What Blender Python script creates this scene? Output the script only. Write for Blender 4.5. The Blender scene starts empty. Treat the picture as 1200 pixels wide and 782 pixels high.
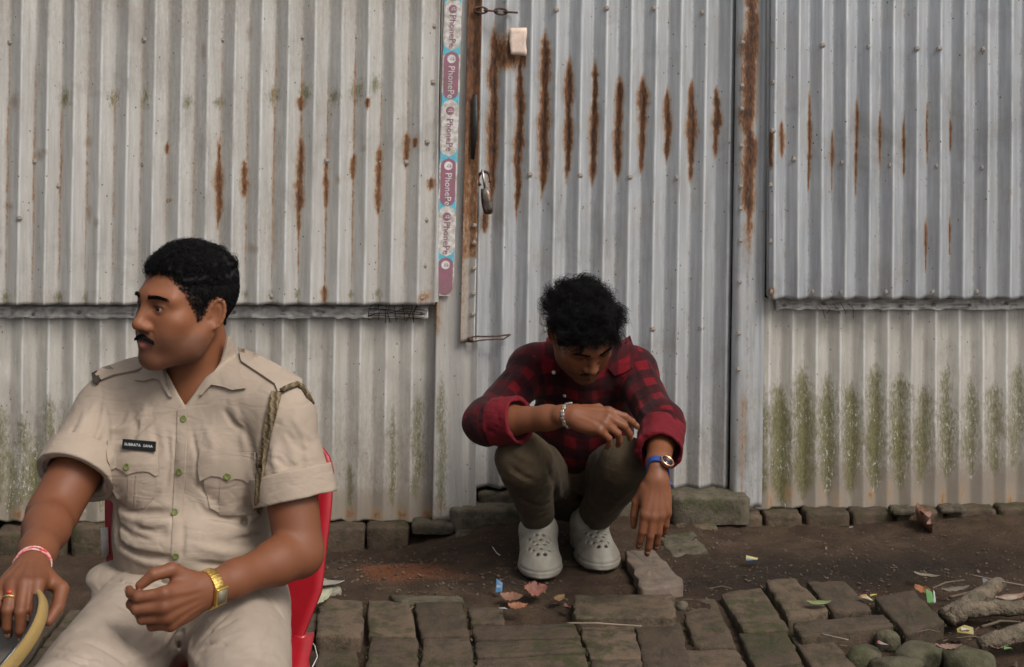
import bpy, bmesh, math, random
import numpy as np
from mathutils import Vector, Matrix, geometry as mgeo

random.seed(7); np.random.seed(7)
scene = bpy.context.scene
COL = scene.collection

# ------------------------------------------------------------------ camera, sky, sun, exposure
F, HOR, CAMH = 1777.0, 50.0, 1.4           # focal length in photo pixels, horizon row, camera height (m)
cam_data = bpy.data.cameras.new('camera'); cam = bpy.data.objects.new('camera', cam_data); COL.objects.link(cam)
cam.location = (0, 0, CAMH); cam.rotation_euler = (math.radians(90), 0, 0)
cam_data.sensor_width = 36.0; cam_data.lens = F/1200*36.0
cam_data.shift_y = -(391-HOR)/1200.0       # shift lens: verticals stay upright
cam_data.clip_end = 2000
cam_data.dof.use_dof = True; cam_data.dof.focus_distance = 3.3; cam_data.dof.aperture_fstop = 9.0
scene.camera = cam

SUN_EL, SUN_AZ = math.radians(50), math.radians(138)     # azimuth from +Y clockwise: behind the camera, to its right
world = bpy.data.worlds.new('World'); scene.world = world; world.use_nodes = True
wn = world.node_tree; wn.nodes.clear()
w_out = wn.nodes.new('ShaderNodeOutputWorld'); w_bg = wn.nodes.new('ShaderNodeBackground')
w_sky = wn.nodes.new('ShaderNodeTexSky'); w_sky.sky_type = 'NISHITA'; w_sky.sun_disc = False
w_sky.sun_elevation = SUN_EL; w_sky.sun_rotation = SUN_AZ
w_sky.air_density = 1.0; w_sky.dust_density = 6.0; w_sky.ozone_density = 1.0
w_hs = wn.nodes.new('ShaderNodeHueSaturation'); w_hs.inputs['Saturation'].default_value = 0.28   # cloud-covered sky
wn.links.new(w_sky.outputs[0], w_hs.inputs['Color']); wn.links.new(w_hs.outputs[0], w_bg.inputs[0])
w_bg.inputs[1].default_value = 0.118; wn.links.new(w_bg.outputs[0], w_out.inputs[0])
sun_d = bpy.data.lights.new('sun', 'SUN'); sun_d.energy = 2.1; sun_d.angle = math.radians(20); sun_d.color = (1.0, 0.95, 0.88)
sun = bpy.data.objects.new('sun', sun_d); COL.objects.link(sun)
_sd = Vector((math.sin(SUN_AZ)*math.cos(SUN_EL), math.cos(SUN_AZ)*math.cos(SUN_EL), math.sin(SUN_EL)))
sun.rotation_euler = (-_sd).to_track_quat('-Z', 'Y').to_euler(); sun.location = _sd*10
scene.view_settings.view_transform = 'Standard'; scene.view_settings.look = 'None'
scene.view_settings.exposure = 0.16; scene.view_settings.gamma = 1.0; scene.view_settings.use_curve_mapping = False

# ------------------------------------------------------------------ places in the photograph -> places in the world
WSL = 0.05                                   # the tin wall turns slightly away to the right
def P(px, py, y): return np.array(((px-600)/F*y, y, CAMH-(py-HOR)/F*y))
def G(px, py, z=0.0):
    y = (CAMH-z)*F/(py-HOR); return np.array(((px-600)/F*y, y, z))
WN = np.array((WSL, -1.0, 0.0)); WN /= np.linalg.norm(WN)    # wall normal, towards the camera
def Wp(px, py, off=0.0):
    k = (px-600)/F; y = 4.5/(1-WSL*k)
    p = np.array((k*y, y, CAMH-(py-HOR)/F*y))
    return p + WN*off
def unit(v): v = np.asarray(v, float); return v/np.linalg.norm(v)

# ------------------------------------------------------------------ objects
def tag(o, label=None, cat=None, group=None, kind=None):
    if label: o['label'] = label
    if cat: o['category'] = cat
    if group: o['group'] = group
    if kind: o['kind'] = kind
    return o
def empty(name, loc, label, cat, group=None):
    o = bpy.data.objects.new(name, None); COL.objects.link(o); o.location = loc; o.empty_display_size = 0.1
    return tag(o, label, cat, group)
def link(name, me, mat=None, parent=None, smooth=True):
    o = bpy.data.objects.new(name, me); COL.objects.link(o)
    if mat is not None and len(me.materials) == 0: me.materials.append(mat)
    if parent is not None:
        o.parent = parent
        m = Matrix.Identity(4); q = parent
        while q is not None: m = q.matrix_basis if m is None else (q.matrix_basis @ m); q = q.parent
        o.matrix_parent_inverse = Matrix.Identity(4)
        o.matrix_basis = m.inverted()        # mesh data are in world coordinates
    return o
def mesh_np(name, V, quads=None, tris=None, smooth=True):
    me = bpy.data.meshes.new(name)
    V = np.asarray(V, np.float32); nl = 0; loops = []; starts = []
    for fa in (quads, tris):
        if fa is None or len(fa) == 0: continue
        fa = np.asarray(fa, np.int32); n, k = fa.shape
        starts.append(nl + np.arange(n)*k); loops.append(fa.ravel()); nl += n*k
    loops = np.concatenate(loops); starts = np.concatenate(starts)
    me.vertices.add(len(V)); me.vertices.foreach_set('co', V.ravel())
    me.loops.add(nl); me.loops.foreach_set('vertex_index', loops)
    me.polygons.add(len(starts)); me.polygons.foreach_set('loop_start', starts.astype(np.int32))
    me.polygons.foreach_set('use_smooth', np.full(len(starts), smooth))
    me.update(calc_edges=True); me.validate()
    return me
def set_col(me, name, C):
    a = me.attributes.new(name, 'FLOAT_COLOR', 'POINT')
    C = np.asarray(C, np.float32)
    if C.shape[1] == 3: C = np.concatenate([C, np.ones((len(C), 1), np.float32)], 1)
    a.data.foreach_set('color', C.ravel())
class MB:                                    # collects boxes, tubes, loops; build() links them as one mesh
    def __init__(s): s.V = []; s.Fc = []
    def add(s, V, Fc):
        o = len(s.V); s.V += [tuple(v) for v in V]; s.Fc += [tuple(i+o for i in f) for f in Fc]
    def box(s, c, half, R=None, taper=1.0):
        c = np.asarray(c, float); R = np.eye(3) if R is None else R; V = []
        for z in (-1, 1):
            t = taper if z > 0 else 1.0
            for x, y in ((-1,-1),(1,-1),(1,1),(-1,1)): V.append(c + R @ np.array((x*half[0]*t, y*half[1]*t, z*half[2])))
        s.add(V, [(3,2,1,0),(4,5,6,7),(0,1,5,4),(1,2,6,5),(2,3,7,6),(3,0,4,7)])
    def tube(s, pts, rad, n=8, cap=True, closed=False, flat=1.0):
        pts = [np.asarray(p, float) for p in pts]; m = len(pts)
        if not hasattr(rad, '__len__'): rad = [rad]*m
        V = []; up = np.array((0.13, 0.21, 0.97))
        prev = None
        for i in range(m):
            a = pts[(i-1) % m] if (i > 0 or closed) else pts[i]
            b = pts[(i+1) % m] if (i < m-1 or closed) else pts[i]
            t = unit(b-a)
            if prev is None:
                u = np.cross(t, up); 
                if np.linalg.norm(u) < 1e-3: u = np.cross(t, (1,0,0))
            else: u = prev - t*np.dot(prev, t)
            u = unit(u); prev = u; w = np.cross(t, u)
            for k in range(n):
                an = 2*math.pi*k/n; V.append(pts[i] + rad[i]*(u*math.cos(an) + w*math.sin(an)*flat))
        Fc = []
        for i in range(m if closed else m-1):
            j = (i+1) % m
            for k in range(n): Fc.append((i*n+k, i*n+(k+1) % n, j*n+(k+1) % n, j*n+k))
        if cap and not closed: Fc += [tuple(range(n))[::-1], tuple(range((m-1)*n, m*n))]
        s.add(V, Fc)
    def lathe(s, c, axis, prof, n=16):       # prof: (radius, height along axis)
        c = np.asarray(c, float); ax = unit(axis); u = unit(np.cross(ax, (0.3, 0.9, 0.2))); w = np.cross(ax, u)
        V = [c + ax*h + r*(u*math.cos(2*math.pi*k/n) + w*math.sin(2*math.pi*k/n)) for r, h in prof for k in range(n)]
        Fc = [(i*n+k, i*n+(k+1) % n, (i+1)*n+(k+1) % n, (i+1)*n+k) for i in range(len(prof)-1) for k in range(n)]
        Fc += [tuple(range(n))[::-1], tuple(range((len(prof)-1)*n, len(prof)*n))]
        s.add(V, Fc)
    def mesh(s, name, smooth=True):
        me = bpy.data.meshes.new(name); me.from_pydata(s.V, [], s.Fc); me.update()
        bm = bmesh.new(); bm.from_mesh(me); bmesh.ops.recalc_face_normals(bm, faces=bm.faces); bm.to_mesh(me); bm.free()
        me.polygons.foreach_set('use_smooth', [smooth]*len(me.polygons)); return me
    def build(s, name, mat, parent=None, smooth=True, bevel=0.0):
        o = link(name, s.mesh(name, smooth), mat, parent)
        if bevel:
            b = o.modifiers.new('bevel', 'BEVEL'); b.width = bevel; b.segments = 2; b.limit_method = 'ANGLE'
        return o
def smoothnoise(pts, freq, seed=0):          # cheap value noise in numpy, about -1..1
    q = np.asarray(pts, float)*freq + seed*17.31
    i = np.floor(q).astype(np.int64); f = q-i; f = f*f*(3-2*f)
    def h(a, b, c):
        n = (a*374761393 + b*668265263 + c*2147483647 + seed*144269) & 0xffffffff
        n = ((n ^ (n >> 13))*1274126177) & 0xffffffff
        return ((n ^ (n >> 16)) & 0xffff)/32767.5 - 1
    r = 0
    for dx in (0, 1):
        for dy in (0, 1):
            for dz in (0, 1):
                w = (f[:,0] if dx else 1-f[:,0])*(f[:,1] if dy else 1-f[:,1])*(f[:,2] if dz else 1-f[:,2])
                r = r + w*h(i[:,0]+dx, i[:,1]+dy, i[:,2]+dz)
    return r

# ------------------------------------------------------------------ materials
class NT:
    def __init__(s, name):
        s.m = bpy.data.materials.new(name); s.m.use_nodes = True; s.t = s.m.node_tree; s.t.nodes.clear()
        s.out = s.n('ShaderNodeOutputMaterial'); s.b = s.n('ShaderNodeBsdfPrincipled'); s.l(s.b.outputs[0], s.out.inputs[0])
    def n(s, ty, **kw):
        o = s.t.nodes.new(ty)
        for k, v in kw.items(): setattr(o, k, v)
        return o
    def l(s, a, b): s.t.links.new(a, b)
    def put(s, sock, v):
        if hasattr(v, 'is_output'): s.l(v, sock)
        else: sock.default_value = v
    def set(s, **kw):
        for k, v in kw.items(): s.put(s.b.inputs[k.replace('_', ' ')], v)
    def coord(s, scale=(1,1,1), which='Object'):
        tc = s.n('ShaderNodeTexCoord'); mp = s.n('ShaderNodeMapping'); mp.inputs['Scale'].default_value = scale
        s.l(tc.outputs[which], mp.inputs[0]); return mp.outputs[0]
    def noise(s, scale, detail=4, rough=0.6, vec=None, dist=0.0):
        o = s.n('ShaderNodeTexNoise'); o.inputs['Scale'].default_value = scale; o.inputs['Detail'].default_value = detail
        o.inputs['Roughness'].default_value = rough; o.inputs['Distortion'].default_value = dist
        s.l(vec if vec is not None else s.coord(), o.inputs['Vector']); return o.outputs['Fac']
    def math(s, op, a, b=0.0, c=0.0, clamp=False):
        o = s.n('ShaderNodeMath', operation=op, use_clamp=clamp)
        s.put(o.inputs[0], a); s.put(o.inputs[1], b)
        if len(o.inputs) > 2: s.put(o.inputs[2], c)
        return o.outputs[0]
    def step(s, v, lo, hi):
        o = s.n('ShaderNodeMapRange', interpolation_type='SMOOTHSTEP'); s.put(o.inputs[0], v)
        o.inputs[1].default_value = lo; o.inputs[2].default_value = hi; return o.outputs[0]
    def mix(s, f, a, b, blend='MIX'):
        o = s.n('ShaderNodeMix', data_type='RGBA', blend_type=blend); s.put(o.inputs[0], f)
        for sock, v in ((o.inputs[6], a), (o.inputs[7], b)):
            if isinstance(v, tuple) and len(v) == 3: v = (*v, 1)
            s.put(sock, v)
        return o.outputs[2]
    def attr(s, name):
        o = s.n('ShaderNodeAttribute', attribute_name=name); return o
    def sep(s, c):
        o = s.n('ShaderNodeSeparateColor'); s.l(c, o.inputs[0]); return o.outputs
    def bump(s, h, strength=0.3, dist=0.01, normal=None):
        o = s.n('ShaderNodeBump'); o.inputs['Strength'].default_value = strength; o.inputs['Distance'].default_value = dist
        s.put(o.inputs['Height'], h)
        if normal is not None: s.l(normal, o.inputs['Normal'])
        s.l(o.outputs[0], s.b.inputs['Normal']); return o.outputs[0]
def plain(name, c1, c2=None, rough=0.6, scale=30, metallic=0.0, bump=0.0, bscale=200, bdist=0.002, **kw):
    m = NT(name); c2 = c2 or tuple(x*0.75 for x in c1)
    m.set(Base_Color=m.mix(m.step(m.noise(scale), 0.35, 0.65), c1, c2), Roughness=rough, Metallic=metallic, **kw)
    if bump: m.bump(m.noise(bscale, 3), bump, bdist)
    return m.m
# ------------------------------------------------------------------ sculpting: smooth signed-distance bodies turned into meshes
def Rfrom(fwd, up=(0,0,1)):                  # columns: left, back, up of a figure that faces fwd
    f = unit(fwd); l = unit(np.cross(up, f)); u = np.cross(f, l); return np.stack([l, -f, u], 1)
class SDF:
    def __init__(s): s.ops = []; s.R = np.eye(3); s.t = np.zeros(3)
    def frame(s, R=None, t=None):
        s.R = np.eye(3) if R is None else np.asarray(R, float); s.t = np.zeros(3) if t is None else np.asarray(t, float)
    def w(s, p): return s.R @ np.asarray(p, float) + s.t
    def _op(s, fn, c, r, op, k): s.ops.append((fn, None if c is None else np.asarray(c, float), r, op, k))
    def cap(s, a, b, ra, rb, k=0.01, op='u', flat=None):
        a = s.w(a); b = s.w(b); ba = b-a; L2 = max(ba@ba, 1e-9)
        def fn(Q):
            pa = Q-a; h = np.clip((pa@ba)/L2, 0, 1); d = pa - h[:,None]*ba
            if flat is not None:
                n, f = flat; d = d + (d@n)[:,None]*n*(f-1)
            return np.sqrt((d*d).sum(1)) - (ra+(rb-ra)*h)
        s._op(fn, (a+b)/2, np.linalg.norm(ba)/2+max(ra, rb), op, k)
    def chain(s, pts, rad, k=0.01, op='u'):
        for i in range(len(pts)-1): s.cap(pts[i], pts[i+1], rad[i], rad[i+1], k, op)
    def ell(s, c, r, k=0.01, op='u', R=None):
        c = s.w(c); r = np.asarray(r, float); M = s.R if R is None else s.R @ R
        def fn(Q):
            p = (Q-c)@M; k0 = np.sqrt(((p/r)**2).sum(1)); k1 = np.sqrt(((p/r**2)**2).sum(1))+1e-9
            return k0*(k0-1)/k1
        s._op(fn, c, r.max(), op, k)
    def box(s, c, h, rr=0.005, k=0.01, op='u', R=None):
        c = s.w(c); h = np.asarray(h, float)-rr; M = s.R if R is None else s.R @ R
        def fn(Q):
            p = np.abs((Q-c)@M)-h; return np.sqrt((np.maximum(p, 0)**2).sum(1)) + np.minimum(p.max(1), 0) - rr
        s._op(fn, c, np.linalg.norm(h)+rr*2, op, k)
    def plane(s, p, n, k=0.0):               # keep the side against n
        p = s.w(p); n = unit(s.R @ np.asarray(n, float)); s._op(lambda Q: (Q-p)@n, None, 0, 'i', k)
    def sub(s, other, k=0.01, op='u', c=None, r=0): s._op(lambda Q: other.ev(Q), c, r, op, k)
    def fold(s, pts, amp, w):                # a raised (or sunk) crease along a line on the surface
        pts = [np.asarray(p, float) for p in pts]; n = len(pts)
        c = sum(pts)/n; r = max(np.linalg.norm(p-c) for p in pts)+2.2*w
        def fn(Q0):
            out = np.zeros(len(Q0)); sel = np.nonzero(((Q0-c)**2).sum(1) < r*r)[0]
            if len(sel) == 0: return out
            Q = Q0[sel]; best = np.full(len(Q), 1e9); th = np.zeros(len(Q))
            for i in range(n-1):
                a, b = pts[i], pts[i+1]; ba = b-a; pa = Q-a; h = np.clip((pa@ba)/max(ba@ba, 1e-9), 0, 1)
                d = ((pa-h[:,None]*ba)**2).sum(1); m = d < best; best = np.where(m, d, best); th = np.where(m, (i+h)/(n-1), th)
            out[sel] = amp*np.maximum(np.exp(-best/w**2)-0.0085, 0)*np.clip(np.minimum(th, 1-th)*4+0.15, 0, 1); return out
        s._op(fn, c, r, 'b', 0)
    def cut_px(s, poly, ymax, k=0.003):       # cut an opening with this (convex) outline through everything nearer than ymax
        poly = np.asarray(poly, float); n = len(poly)
        area = sum(poly[i][0]*poly[(i+1) % n][1]-poly[(i+1) % n][0]*poly[i][1] for i in range(n))
        if area < 0: poly = poly[::-1]
        def fn(Q):
            y = np.maximum(Q[:,1], 0.5); px = 600+Q[:,0]/y*F; py = HOR+(CAMH-Q[:,2])/y*F; d = Q[:,1]-ymax
            for i in range(n):
                a, b = poly[i], poly[(i+1) % n]; e = b-a; e = e/np.linalg.norm(e); d = np.maximum(d, ((px-a[0])*e[1]-(py-a[1])*e[0])*y/F)
            return d
        s._op(fn, None, 0, 's', k)
    def clip(s, fn, k=0.002): s._op(fn, None, 0, 'i', k)
    def disp(s, fn): s._op(fn, None, 0, 'b', 0)     # fn(Q) is added outwards
    def ev(s, Q, c=None, br=0.0):
        d = np.full(len(Q), 1e3); ops = s.ops
        if c is not None:
            if getattr(s, '_n', -1) != len(ops):
                s._n = len(ops); s._c = np.array([(0,0,0) if o[1] is None else o[1] for o in ops])
                km = max([o[4] for o in ops]+[0]); s._r = np.array([1e9 if o[1] is None else o[2]+(0.003 if o[3] == 'b' else 1.6*km+0.01) for o in ops])
            near = np.nonzero(((s._c-c)**2).sum(1) < (s._r+br)**2)[0]; ops = [ops[i] for i in near]
        for fn, oc, r, op, k in ops:
            v = fn(Q)
            if op == 'u':
                if k > 0: h = np.maximum(k-np.abs(d-v), 0)/k; d = np.minimum(d, v) - h*h*k*0.25
                else: d = np.minimum(d, v)
            elif op == 's':
                if k > 0: h = np.maximum(k-np.abs(d+v), 0)/k; d = np.maximum(d, -v) + h*h*k*0.25
                else: d = np.maximum(d, -v)
            elif op == 'i':
                if k > 0: h = np.maximum(k-np.abs(d-v), 0)/k; d = np.maximum(d, v) + h*h*k*0.25
                else: d = np.maximum(d, v)
            elif op == 'b': d = d - v
        return d
    def grad(s, Q, e=0.0015):
        g = np.stack([s.ev(Q+np.eye(3)[i]*e) - s.ev(Q-np.eye(3)[i]*e) for i in range(3)], 1)
        return g/(np.linalg.norm(g, axis=1, keepdims=True)+1e-9)
    def hit(s, px, y0=2.0, y1=5.0, off=0.0):  # first surface seen from the photographer's place along each pixel
        px = np.asarray(px, float); D = np.stack([(px[:,0]-600)/F, np.ones(len(px)), -(px[:,1]-HOR)/F], 1)
        L = np.linalg.norm(D, axis=1); O = np.array((0, 0, CAMH)); t = np.full(len(px), y0)
        for _ in range(60):
            d = s.ev(O+D*t[:,None])-off; t = np.minimum(t + np.clip(d, -0.02, 0.3)/L*0.85, y1)
            if np.all((np.abs(d) < 2e-4) | (t >= y1)): break
        return O+D*t[:,None]
    def folds_px(s, rows, y0=2.0):
        allp = [p for r in rows for p in r[0]]; H = s.hit(allp, y0); i = 0
        for pts, amp, w in rows: s.fold(list(H[i:i+len(pts)]), amp, w); i += len(pts)
    def mesh(s, lo, hi, h, n=8):
        lo = np.asarray(lo, float); hi = np.asarray(hi, float); nb = np.ceil((hi-lo)/(h*n)).astype(int)
        N = nb*n+2
        nb4 = (nb+3)//4; I4 = np.stack(np.meshgrid(*[np.arange(b) for b in nb4], indexing='ij'), -1).reshape(-1, 3)
        br = h*n*0.5*math.sqrt(3); d4 = s.ev(lo + (I4+0.5)*h*n*4); I4 = I4[np.abs(d4) < br*4*1.5+0.006]
        sub4 = np.stack(np.meshgrid(*[np.arange(4)]*3, indexing='ij'), -1).reshape(-1, 3)
        I = (I4[:,None,:]*4+sub4[None]).reshape(-1, 3); I = I[(I < nb).all(1)]
        C = lo + (I+0.5)*h*n
        dc = np.concatenate([s.ev(C[i:i+20000]) for i in range(0, len(C), 20000)])
        I = I[np.abs(dc) < br*0.75+0.002]
        g = np.stack(np.meshgrid(*[np.arange(n+1)]*3, indexing='ij'), -1).reshape(-1, 3)
        ids = []; pos = []; quads = []
        def gid(a): return (a[:,0]*N[1]+a[:,1])*N[2]+a[:,2]
        corners = [(i, j, k) for i in (0,1) for j in (0,1) for k in (0,1)]
        edges = [(a, b) for a in range(8) for b in range(a+1, 8) if sum(abs(x-y) for x, y in zip(corners[a], corners[b])) == 1]
        def run(blk):
            base = blk*n; Q = lo + (base+g)*h
            D = s.ev(Q, lo+(base+n/2)*h, br).reshape(n+1, n+1, n+1)
            sg = D < 0
            if sg.all() or not sg.any(): return
            for ax in range(3):
                for sd, fi in ((-1, 0), (1, n)):
                    fc = np.take(sg, fi, ax)
                    if fc.any() and not fc.all(): nx_ = blk.copy(); nx_[ax] += sd; cand.add(tuple(nx_))
            cs = [D[i:n+i, j:n+j, k:n+k] for i, j, k in corners]; ss = [c < 0 for c in cs]
            cnt = sum(x.astype(np.int8) for x in ss); act = (cnt > 0) & (cnt < 8)
            ix = np.argwhere(act); vals = [c[act] for c in cs]
            acc = np.zeros((len(ix), 3)); num = np.zeros(len(ix))
            for a, b in edges:
                va, vb = vals[a], vals[b]; m = (va < 0) != (vb < 0)
                t = np.where(m, va/np.where(m, va-vb, 1), 0)
                ca = np.array(corners[a], float); cb = np.array(corners[b], float)
                acc += np.where(m[:,None], ca+(cb-ca)*t[:,None], 0); num += m
            ids.append(gid(base+ix)); pos.append(lo + (base+ix+acc/num[:,None])*h)
            for ax in range(3):
                e = np.zeros(3, int); e[ax] = 1; b_, c_ = [(1,2),(2,0),(0,1)][ax]
                s0 = sg[:n, :n, :n]; s1 = sg[e[0]:n+e[0], e[1]:n+e[1], e[2]:n+e[2]]
                cr = np.argwhere(s0 != s1)
                if len(cr) == 0: continue
                pc = base+cr; flip = ~s0[cr[:,0], cr[:,1], cr[:,2]]
                eb = np.zeros(3, int); eb[b_] = 1; ec = np.zeros(3, int); ec[c_] = 1
                ok = (pc[:,b_] > 0) & (pc[:,c_] > 0); pc = pc[ok]; flip = flip[ok]
                q = np.stack([gid(pc-eb-ec), gid(pc-ec), gid(pc), gid(pc-eb)], 1)
                q[flip] = q[flip][:, ::-1]; quads.append(q)
        cand = set(); done = set(); todo = [tuple(x) for x in I]
        while todo:                           # follow the surface from block to block until it is closed
            for t_ in todo: done.add(t_); run(np.array(t_))
            todo = list(cand); cand.clear()
            todo = [t_ for t_ in todo if t_ not in done and all(0 <= t_[i] < nb[i] for i in range(3))]
        ids = np.concatenate(ids); pos = np.concatenate(pos); q = np.concatenate(quads)
        o = np.argsort(ids); ids = ids[o]; pos = pos[o]
        ii = np.searchsorted(ids, q); ii = np.minimum(ii, len(ids)-1); ok = (ids[ii] == q).all(1)
        V = pos
        for _ in range(1):                    # settle the points on the surface
            gr = np.concatenate([s.grad(V[i:i+40000]) for i in range(0, len(V), 40000)]) if len(V) < 12000 else None
            if gr is not None:
                d = s.ev(V); V = V - gr*np.clip(d, -h*0.5, h*0.5)[:,None]
        return V, ii[ok]
def relax(V, Q, it=1, lam=0.5):
    V = V.copy(); e = np.concatenate([Q[:, [0,1]], Q[:, [1,2]], Q[:, [2,3]], Q[:, [3,0]]]); e = np.concatenate([e, e[:, ::-1]])
    cnt = np.bincount(e[:,0], minlength=len(V))[:,None]
    for s_ in range(it):
        for l_ in (lam, -lam*1.02):
            acc = np.stack([np.bincount(e[:,0], V[e[:,1], i], minlength=len(V)) for i in range(3)], 1)
            V += l_*(acc/np.maximum(cnt, 1)-V)
    return V
def sculpt(name, S, lo, hi, h, mat, parent, color=None, smooth=1, uv=None):
    V, Q = S.mesh(lo, hi, h)
    if smooth: V = relax(V, Q, smooth)
    me = mesh_np(name, V, Q)
    if color is not None: set_col(me, 'col', color(V))
    if uv is not None: set_col(me, 'cloth', uv(V))
    return link(name, me, mat, parent)
def drape(name, poly, S, mat, parent, off=0.002, thick=0.003, step=5.0, y0=2.0, hole=None, y1=5.0, edge_drop=0.0, uv=None):
    """A piece of cloth or trim cut to an outline and laid on a sculpted surface."""
    poly = np.asarray(poly, float); n = len(poly); B = []
    for i in range(n):
        a, b = poly[i], poly[(i+1) % n]; m = max(1, int(round(np.linalg.norm(b-a)/step)))
        B += [a+(b-a)*j/m for j in range(m)]
    B = np.array(B); nb = len(B)
    def inside(p):
        x, y = p; c = False; j = nb-1
        for i in range(nb):
            if (B[i,1] > y) != (B[j,1] > y) and x < (B[j,0]-B[i,0])*(y-B[i,1])/(B[j,1]-B[i,1])+B[i,0]: c = not c
            j = i
        return c
    mn = B.min(0); mx = B.max(0); I = []
    for x in np.arange(mn[0]+step*0.5, mx[0], step):
        for y in np.arange(mn[1]+step*0.5, mx[1], step):
            p = np.array((x, y))
            if inside(p) and np.min(((B-p)**2).sum(1)) > (step*0.55)**2: I.append(p)
    pts = np.concatenate([B, np.array(I).reshape(-1, 2)])
    r = mgeo.delaunay_2d_cdt([Vector(p) for p in pts], [(i, (i+1) % nb) for i in range(nb)], [list(range(nb))], 1, 1e-5)
    vs = np.array([tuple(v) for v in r[0]]); tris = [f for f in r[2]]
    H = S.hit(vs, y0, y1); Nn = S.grad(H, 0.004); good = np.abs(S.ev(H)) < 0.003; good &= H[:,1] < np.median(H[good,1])+0.11
    gi = np.nonzero(good)[0]
    for i in np.nonzero(~good)[0]:            # past the outline of the body: keep the depth of the nearest point on it
        j = gi[np.argmin(((vs[gi]-vs[i])**2).sum(1))]; H[i] = P(vs[i,0], vs[i,1], H[j,1]); Nn[i] = Nn[j]
    ed = np.min(((vs[:,None,:]-B[None])**2).sum(2), 1) < 1e-4
    o = off - np.where(ed, edge_drop, 0)
    top = H + Nn*(o+thick)[:,None]; bot = H + Nn*(o)[:,None]
    m = len(vs); Fc = []
    for f in tris:
        f = list(f); a, b, c = vs[f[0]], vs[f[1]], vs[f[2]]
        if (b[0]-a[0])*(c[1]-a[1])-(b[1]-a[1])*(c[0]-a[0]) > 0: f = f[::-1]
        Fc.append(tuple(f)); Fc.append(tuple(i+m for i in f[::-1]))
    cnt = {}
    for f in Fc[::2]:
        for i in range(3):
            e = (f[i], f[(i+1) % 3]); cnt[e] = 1
    for (a, b) in list(cnt):
        if (b, a) not in cnt: Fc.append((b, a, a+m, b+m))
    me = bpy.data.meshes.new(name); me.from_pydata(np.concatenate([top, bot]).tolist(), [], Fc); me.update()
    me.polygons.foreach_set('use_smooth', [True]*len(me.polygons))
    if uv is not None: set_col(me, 'cloth', uv(np.concatenate([top, bot])))
    o_ = link(name, me, mat, parent)
    if len(Fc):
        try: me.set_sharp_from_angle(angle=math.radians(50))
        except Exception: pass
    return o_
def hand(S, W, X, Z, side, curls, thumb, spread=(0.10, 0.02, -0.06, -0.14), size=1.0, k=0.006):
    """Palm, four fingers and a thumb. side +1 right hand, -1 left. Returns tips, nails, knuckles in world space."""
    x = unit(X); z = np.asarray(Z, float); z = unit(z-x*(z@x)); y = side*np.cross(z, x)
    A = np.stack([x, y, z], 1); W = np.asarray(W, float)
    def w(p): return W + A @ (np.asarray(p, float)*size)
    s = size
    kn = [(.086,.027,.001), (.090,.007,.003), (.085,-.013,.001), (.076,-.031,-.004)]
    ln = [(.043,.025,.020), (.047,.029,.021), (.043,.027,.020), (.034,.020,.018)]
    rd = [(.0108,.0094,.0085,.0072), (.0110,.0096,.0086,.0074), (.0104,.0092,.0083,.0070), (.0092,.0080,.0073,.0062)]
    base = [(.006,.016,0), (.004,.006,.001), (.004,-.005,.001), (.006,-.015,-.001)]
    info = dict(A=A, nails=[], tips=[], joints=[])
    S.cap(w((-.03,0,0)), w((.01,0,0)), .0245*s, .0255*s, .012, flat=(z, 1.35))
    for b, q in zip(base, kn): S.cap(w(b), w(q), .0155*s, .0118*s, .011)
    S.ell(W*0+w((.048,0,-.007)), np.array((.046,.036,.0150))*s, .012, R=A)
    S.ell(w((.034,.024,-.013)), np.array((.031,.015,.014))*s, .012, R=A)
    S.ell(w((.040,-.026,-.010)), np.array((.036,.012,.013))*s, .012, R=A)
    for i in range(4):
        p = np.array(kn[i]); an = 0.0; sp = spread[i]; js = [w(p)]
        for j in range(3):
            an += curls[i][j]; d = np.array((math.cos(an), math.sin(sp)*math.cos(an*0.6), -math.sin(an))); d /= np.linalg.norm(d)
            q = p + d*ln[i][j]
            S.cap(w(p), w(q), rd[i][j]*s, rd[i][j+1]*s, 0.0025 if j else 0.007)
            if j == 2:
                nrm = A @ np.array((math.sin(an), 0, math.cos(an))); info['nails'].append((w(p+d*ln[i][j]*0.72)+nrm*rd[i][3]*s*0.9, A@d, nrm))
            p = q; js.append(w(p))
        info['tips'].append(w(p)); info['joints'].append(js)
    p = np.array((.024,.026,-.008)); r = (.0155,.0122,.0105,.0082); L = (.042,.033,.027)
    for j in range(3):
        d = unit(thumb[j]); q = p+d*L[j]; S.cap(w(p), w(q), r[j]*s, r[j+1]*s, 0.008 if j == 0 else 0.003); p = q
    info['tips'].append(w(p)); info['thumb'] = w(p)
    for q in kn: S.fold([w((.012, q[1]*.45, .016)), w((.050, q[1]*.72, .017)), w((q[0], q[1], q[2]+.011))], .0016*s, .0045*s)      # tendons
    for i in range(4):
        for jn in info['joints'][i][:3]: S.fold([jn+z*.004-y*.004, jn+z*.004+y*.004], .0012*s, .0060*s)                             # knuckles
    return info

def wrap_radius(S, c, o_, r0=0.015, r1=0.06):  # distance from c along o_ at which the limb's surface is met
    t = np.linspace(r0, r1, 120); v = S.ev(c+t[:,None]*o_); i = int(np.argmax(v > 0)); return t[i]
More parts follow.
